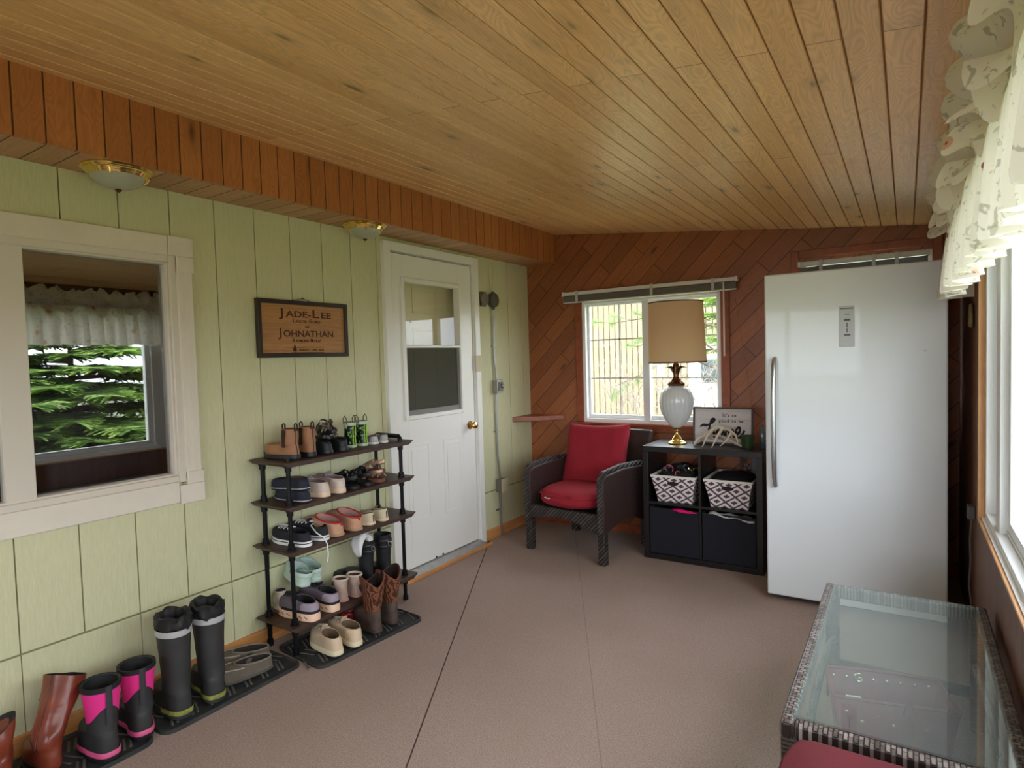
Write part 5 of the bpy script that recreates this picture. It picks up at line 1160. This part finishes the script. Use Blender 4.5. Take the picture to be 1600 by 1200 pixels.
# ------------------------------------------------------------ floral valance over the right window
N = NT('floral_cotton'); o = N.obj(); vo = N.n('ShaderNodeTexVoronoi', {'Vector': o, 'Scale': 9., 'Randomness': 1.}); pk = N.n('ShaderNodeSeparateColor', {0: vo.outputs['Color']})
nz = N.n('ShaderNodeTexNoise', {'Vector': o, 'Scale': 26., 'Detail': 3., 'Distortion': 1.2}).outputs[0]; nz2 = N.n('ShaderNodeTexNoise', {'Vector': o, 'Scale': 15., 'Detail': 2., 'Distortion': 2.}).outputs[0]
c_ = N.mix(N.math('MULTIPLY', N.ramp(nz, .60, .64), .5), rgb(232, 226, 212), rgb(126, 124, 100)); c_ = N.mix(N.math('MULTIPLY', N.ramp(nz2, .66, .71), .5), c_, rgb(160, 160, 140))
c_ = N.mix(N.math('MULTIPLY', N.math('LESS_THAN', vo.outputs['Distance'], .18), N.math('GREATER_THAN', pk.outputs[0], .62)), c_, rgb(214, 170, 140)); c_ = N.mix(N.math('MULTIPLY', N.math('LESS_THAN', vo.outputs['Distance'], .09), N.math('GREATER_THAN', pk.outputs[1], .7)), c_, rgb(150, 90, 90))
N.l(c_, N.p.inputs['Base Color']); N.p.inputs['Roughness'].default_value = .9; tl = N.n('ShaderNodeBsdfTranslucent'); N.l(c_, tl.inputs[0]); mx_ = N.n('ShaderNodeMixShader', {0: .4}); N.l(N.p.outputs[0], mx_.inputs[1]); N.l(tl.outputs[0], mx_.inputs[2]); N.l(mx_.outputs[0], N.out.inputs[0]); floral = N.m
va = thing('valance', 'gathered floral valance with ruffled heading over the long window', 'curtain', (0, 0, 0))
random.seed(11); ny = 620; y0v, y1v = -.9, 3.30
ph = [random.uniform(0, 6.28) for _ in range(8)]
def fold(y, z_): return .022*math.sin(y*62+ph[0]+.8*math.sin(y*9+ph[1]))+.010*math.sin(y*113+ph[2])+.008*math.sin(y*31+ph[3]+z_*5)
R = []
for z, amp, off in ((1.925, .25, 0), (1.89, .55, .004), (1.85, .8, .008), (1.80, .95, .011), (1.72, 1.15, .014), (1.66, 1.3, .016), (1.615, 1.4, .017), (1.60, 1.4, .014)):
    R.append([V(2.872-off+amp*fold(y, z*.3), y, z+.006*math.sin(y*23+ph[4])+.004*math.sin(y*62+ph[0])) for y in [y0v+(y1v-y0v)*k/ny for k in range(ny+1)]])
b = B(); b.rings(R, False, False, closed=False); b.put('skirt', floral, va, ang=180)
b = B(); b.rings([[V(2.872-.015+k*.022, y1v-.0, z) for k in range(5)] for z in (1.60, 1.7, 1.8, 1.925)], False, False, closed=False); b.put('side_return', floral, va, ang=180)
R = []   # ruffled heading: puffy folds standing up and flopping over
for j in range(9):
    s_ = j/8; row = []
    for k in range(ny+1):
        y = y0v+(y1v-y0v)*k/ny; f1 = math.sin(y*24+ph[5]+1.3*math.sin(y*7+ph[6])); f2 = math.sin(y*57+ph[7]); f3 = mnoise.noise(V(y*5, s_*3, 1.))
        out = .018+.055*math.sin(PI*min(1, s_*1.15))*(1+.55*f1)+.03*s_*f2+.03*f3*s_
        z = 1.915+.15*s_+.022*f1*s_+.016*f2*s_*s_-.03*max(0, s_-.7)*3*(f1 > 0)
        row.append(V(2.885-out, y+.022*s_*math.sin(y*40+j*.5), min(z, zc(2.83)-.004)))
    R.append(row)
b = B(); b.rings(R, False, False, closed=False); b.put('ruffled_heading', floral, va, ang=180)
R = []
for j in range(5):
    s_ = j/4; row = []
    for k in range(ny+1):
        y = y0v+(y1v-y0v)*k/ny; f1 = math.sin(y*24+ph[5]+2.1+1.3*math.sin(y*7+ph[6])); f2 = math.sin(y*51+ph[2])
        row.append(V(2.875-.05*math.sin(PI*.5*s_)*(1.1+.8*f1)-.012*f2*s_, y, 1.925-.055*s_*(1+.5*f2)+.03*f1*s_))
    R.append(row)
b = B(); b.rings(R, False, False, closed=False); b.put('lower_ruffle', floral, va, ang=180)
b = B(); b.cyl((2.878, y0v-.03, 1.922), (2.878, y1v+.02, 1.922), .009, n=10); b.cyl((2.878, y1v, 1.922), (W+.0, y1v, 1.922), .007, n=8); b.cyl((2.878, y0v, 1.922), (W, y0v, 1.922), .007, n=8); b.put('curtain_rod', M['vinylw'], va)
# things hanging on the dark strip of wall beyond the window
b = B(); b.lathe([(.002, 0), (.025, .004), (.032, .02), (.030, .06), (.026, .10), (.018, .11)], n=20, sx=.35, c=(W-.012, 3.50, 1.47)); single('wall_ornament', b, mat('brown_floral_ceramic', rgb(120, 104, 60), .5, var=.5, vs=40), 'small brown oval ornament hanging on the dark wall past the valance', 'wall ornament')
pw = thing('power_cord', 'grey cord and plug hanging on the dark wall right of the freezer', 'cord', (0, 0, 0))
b = B(); b.tube([(W-.012, 3.42, .62), (W-.02, 3.40, .50), (W-.015, 3.43, .40), (W-.02, 3.45, .28), (W-.012, 3.43, .2)], .005, 6); b.put('cable', mat('grey_cable', rgb(96, 90, 90), .6), pw)
b = B(); b.box(W-.03, 3.40, .60, W-.001, 3.45, .66); b.put('plug', mat('grey_cable', rgb(96, 90, 90), .6), pw, bevel=.004)

# ------------------------------------------------------------ outside: lawn, shed, trees
GZ = -.35
b = B(); b.box(-60, -40, GZ-.1, 60, 60, GZ)
N = NT('lawn_grass'); nz = N.n('ShaderNodeTexNoise', {'Vector': N.obj(), 'Scale': 1.2, 'Detail': 6.}).outputs[0]; n2_ = N.n('ShaderNodeTexNoise', {'Vector': N.obj(), 'Scale': 40., 'Detail': 3.}).outputs[0]
c_ = N.mix(N.ramp(nz, .3, .7), rgb(124, 138, 84), rgb(166, 162, 118)); c_ = N.mix(N.math('MULTIPLY', n2_, .4), c_, rgb(70, 90, 44)); N.l(c_, N.p.inputs['Base Color']); N.p.inputs['Roughness'].default_value = 1.
lawn = b.put('ground', N.m, smooth=False); lawn['kind'] = 'structure'
# shed with ribbed cream metal wall
sd = thing('metal_shed', 'cream ribbed metal shed seen through the window by the lamp', 'shed', (-4.5, 16, GZ))
shm = mat('cream_metal_siding', rgb(150, 136, 110), .6, var=.04, vs=2)
b = B(); prof = []; x = -7.
while x < 6.2:
    prof += [(x, .0), (x+.12, .0), (x+.128, .05), (x+.142, .05), (x+.15, 0)]; x += .17
poly = prof+[(prof[-1][0], 6), (prof[0][0], 6)]
b.prism(poly, 'z', 0, 3.75); b.put('wall', shm, sd, smooth=False)
b = B(); b.prism([(-.45, 3.7), (3., 4.9), (6.4, 3.7), (6.4, 3.78), (3, 5.0), (-.45, 3.8)], 'x', -7.3, 6.8); b.put('roof', mat('grey_roof', rgb(130, 128, 126), .6), sd)
b = B(); b.box(3.0, -.08, 1.25, 3.45, -.002, 1.6); b.put('meter_box', mat('white_trailer_paint', rgb(236, 238, 240), .4), sd, bevel=.01)
tr_ = thing('camper_trailer', 'white camper trailer parked beyond the window right of the lamp', 'trailer', (-1.1, 14., GZ))
b = B(); b.box(-.2, -.9, .4, 3.2, .9, 2.0); b.put('body', mat('white_trailer_paint', rgb(236, 238, 240), .4), tr_, bevel=.12, seg=4)
b = B(); b.box(.1, -.92, 1.1, .6, -.89, 1.6); b.box(1.4, -.92, 1.1, 2.2, -.89, 1.6); b.put('window', mat('dark_tinted_glass', rgb(70, 84, 92), .1), tr_)
for xx in (1.2, 2.2): b = B(); b.cyl((xx, -.85, .3), (xx, -.6, .3), .3, n=24); b.put('wheel', M['black'], tr_)
def green(name, c1, c2):
    N = NT(name); nz = N.n('ShaderNodeTexNoise', {'Vector': N.obj(), 'Scale': 3.5, 'Detail': 4.}).outputs[0]
    c_ = N.mix(N.ramp(nz, .35, .65), c1, c2); N.l(c_, N.p.inputs['Base Color']); N.p.inputs['Roughness'].default_value = .8
    tl = N.n('ShaderNodeBsdfTranslucent'); N.l(c_, tl.inputs[0]); mx_ = N.n('ShaderNodeMixShader', {0: .25}); N.l(N.p.outputs[0], mx_.inputs[1]); N.l(tl.outputs[0], mx_.inputs[2]); N.l(mx_.outputs[0], N.out.inputs[0]); return N.m
gtip = green('fresh_spruce_tips', rgb(158, 196, 96), rgb(196, 220, 124)); gold = green('inner_spruce_needles', rgb(84, 120, 66), rgb(124, 156, 86)); bark = mat('grey_brown_bark', rgb(104, 90, 78), .9, var=.3, vs=10)
def quads_obj(name, Q, m, parent):
    me = bpy.data.meshes.new(name); vs = [p for q_ in Q for p in q_]; me.from_pydata([tuple(p) for p in vs], [], [tuple(range(4*i, 4*i+4)) for i in range(len(Q))]); me.materials.append(m)
    o = bpy.data.objects.new(name, me); COL.objects.link(o); o.parent = parent; return o
def conifer(label, x, y, H, Rb, n_tier=11, nb=15, seed=1, z_low=.02, dens=1., leaf=1.):
    rnd = random.Random(seed); t = thing('spruce_tree', label, 'tree', (x, y, GZ), group=None)
    b = B(); b.tube([(0, 0, 0), (0, 0, H*.5), (0, 0, H*.97)], [.05*H**.5, .035*H**.5, .008], 8)
    T, I = [], []
    for i in range(n_tier):
        f = i/(n_tier-1); z0 = H*(z_low+f*(.96-z_low)); Rr_ = 0; Rr = Rb*(1-f)**.75*(1+rnd.uniform(-.1, .1))+.12
        k_ = max(5, int(nb*(1-.5*f)))
        for j in range(k_):
            a = 2*PI*(j+rnd.random()*.8)/k_; L = Rr*rnd.uniform(.75, 1.12); zj = rnd.uniform(-.45, .45)*H/n_tier; dr_ = V(math.cos(a), math.sin(a), 0); sd_ = V(-math.sin(a), math.cos(a), 0)
            P = [V(0, 0, max(.04, z0+zj))+dr_*(L*u_)+V(0, 0, H*.05*u_-.16*L*u_*u_+.05*L*u_**4) for u_ in (0, .25, .5, .75, 1.)]
            b.tube(P, [.018, .014, .01, .007, .003], 4, cap=False)
            m = int(34*dens*L+8)
            for q_ in range(m):
                u_ = rnd.uniform(.18, 1.)**.8; i0 = min(3, int(u_*4)); p = P[i0].lerp(P[i0+1], u_*4-i0)
                s_ = rnd.choice((-1, 1)); wd = .34*L*(1.08-u_)**.7*rnd.uniform(.3, 1.)+.05
                d_ = (sd_*s_*.85+dr_*.55+V(0, 0, rnd.uniform(-.16, .05))).normalized(); e = p+d_*wd
                for g_ in range(3):
                    s0 = p+d_*wd*(g_/3.); s1 = s0+(d_+V(rnd.uniform(-.4, .4), rnd.uniform(-.4, .4), rnd.uniform(-.3, .15))).normalized()*(.13*leaf)
                    nrm = (s1-s0).cross(V(0, 0, 1)).normalized()*(.014*leaf)+V(0, 0, rnd.uniform(-.01, .01))
                    (T if (g_ == 2 or u_ > .8) and rnd.random() < .75 else I).append((s0-nrm, s0+nrm, s1+nrm*.5, s1-nrm*.5))
    b.put('trunk', bark, t); quads_obj('new_growth', T, gtip, t); quads_obj('needles', I, gold, t)
    return t
conifer('spreading green spruce just outside the long right window', 7.5, 3.9, 2.75, 2.7, 13, 22, 1, dens=2.2, leaf=1.5)
conifer('taller spruce standing behind the spreading one', 14.5, 1.0, 6.5, 2.6, 12, 14, 2, dens=.8, leaf=1.6)
conifer('third spruce further along the lawn to the right', 10.5, 9.8, 5.0, 2.0, 11, 13, 3, dens=.8, leaf=1.5)
conifer('pale spruce seen through the far window beside the lamp shade', .55, 10.4, 5.2, 1.7, 11, 12, 5, z_low=.36, dens=.8, leaf=1.2)
# picket fence far beyond
fe = thing('picket_fence', 'pale picket fence far across the lawn', 'fence', (19, -6, GZ))
b = B()
for k in range(160): b.box(-.01, k*.14, 0, .01, k*.14+.08, 1.3)
b.box(.01, 0, .3, .04, 22.4, .38); b.box(.01, 0, 1.0, .04, 22.4, 1.08); b.put('pickets', mat('weathered_white_paint', rgb(190, 190, 184), .8), fe, smooth=False)
# pine with long needles in front of the shed
pn = thing('pine_tree', 'long needled pine whose branches cross the far window', 'tree', (.75, 7.9, GZ))
rnd = random.Random(9); bb = B(); bb.tube([(0, 0, 0), (.05, 0, 1.5), (0, .05, 4.5)], [.09, .08, .05], 8); Q = []; Q2 = []
def needles(p, d, n=34, L=.11):
    d = d.normalized()
    for _ in range(n):
        v_ = (d*rnd.uniform(.1, 1.)+V(rnd.uniform(-1, 1), rnd.uniform(-1, 1), rnd.uniform(-1, 1))*.75).normalized(); e = p+v_*L*rnd.uniform(.7, 1.2); nr = v_.cross(V(0, 1, 0)).normalized()*.0022
        Q.append((p-nr, p+nr, e+nr*.4, e-nr*.4))
def pbranch(P, k=3):
    bb.tube(P, [.016-.01*i/(len(P)-1) for i in range(len(P))], 5)
    for i in range(1, len(P)):
        a, c_ = Vector(P[i-1]), Vector(P[i]); d = (c_-a)
        for j in range(k):
            p = a.lerp(c_, (j+1)/k); s_ = V(rnd.uniform(-.6, .6), rnd.uniform(-.3, .3), rnd.uniform(-.5, .6)); e = p+(d.normalized()*.5+s_).normalized()*rnd.uniform(.12, .28); bb.tube([p, e], .004, 4); needles(p.lerp(e, .6), e-p); needles(e, e-p, 44)
pbranch([(0, 0, 2.05), (-.5, -.1, 2.2), (-1.0, -.2, 2.22), (-1.38, -.25, 2.18)])
pbranch([(0, 0, 1.7), (-.35, -.05, 1.95), (-.75, -.1, 2.0), (-1.05, -.2, 1.85)])
pbranch([(0, 0, 1.5), (-.4, -.1, 1.68), (-.75, -.15, 1.62), (-1.15, -.2, 1.42), (-1.4, -.2, 1.32)], 2)
for k in range(14):
    a = rnd.uniform(-1.2, 1.6); z = 1.75+k*.17; L = rnd.uniform(.7, 1.2); pbranch([(0, 0, z), (L*.5*math.cos(a), L*.5*math.sin(a)*.8, z+.12), (L*math.cos(a), L*math.sin(a)*.8, z+.1)])
bb.put('branches', bark, pn); quads_obj('needles', Q, green('pine_needles', rgb(116, 142, 92), rgb(150, 170, 116)), pn)
# bare shrub low right
sb = thing('bare_shrub', 'leafless grey shrub outside behind the lamp and framed sign', 'shrub', (.62, 6.6, GZ)); bb = B(); rnd = random.Random(4)
def grow(p, d, L, r, dep):
    e = p+d*L; m_ = p.lerp(e, .5)+V(rnd.uniform(-1, 1), 0, rnd.uniform(-1, 1))*L*.08; bb.tube([p, m_, e], [r, r*.85, r*.7], 5)
    if dep:
        for _ in range(2+(rnd.random() < .5)): grow(e, (d+V(rnd.uniform(-.9, .9), rnd.uniform(-.4, .4), rnd.uniform(-.5, .5))).normalized(), L*rnd.uniform(.6, .85), r*.65, dep-1)
for k in range(7): grow(V(rnd.uniform(-.1, .1), rnd.uniform(-.1, .1), 0), V(rnd.uniform(-.8, .8), rnd.uniform(-.2, .2), 1).normalized(), .6, .016, 5)
bb.put('twigs', mat('pale_grey_twig', rgb(170, 158, 148), .9), sb)
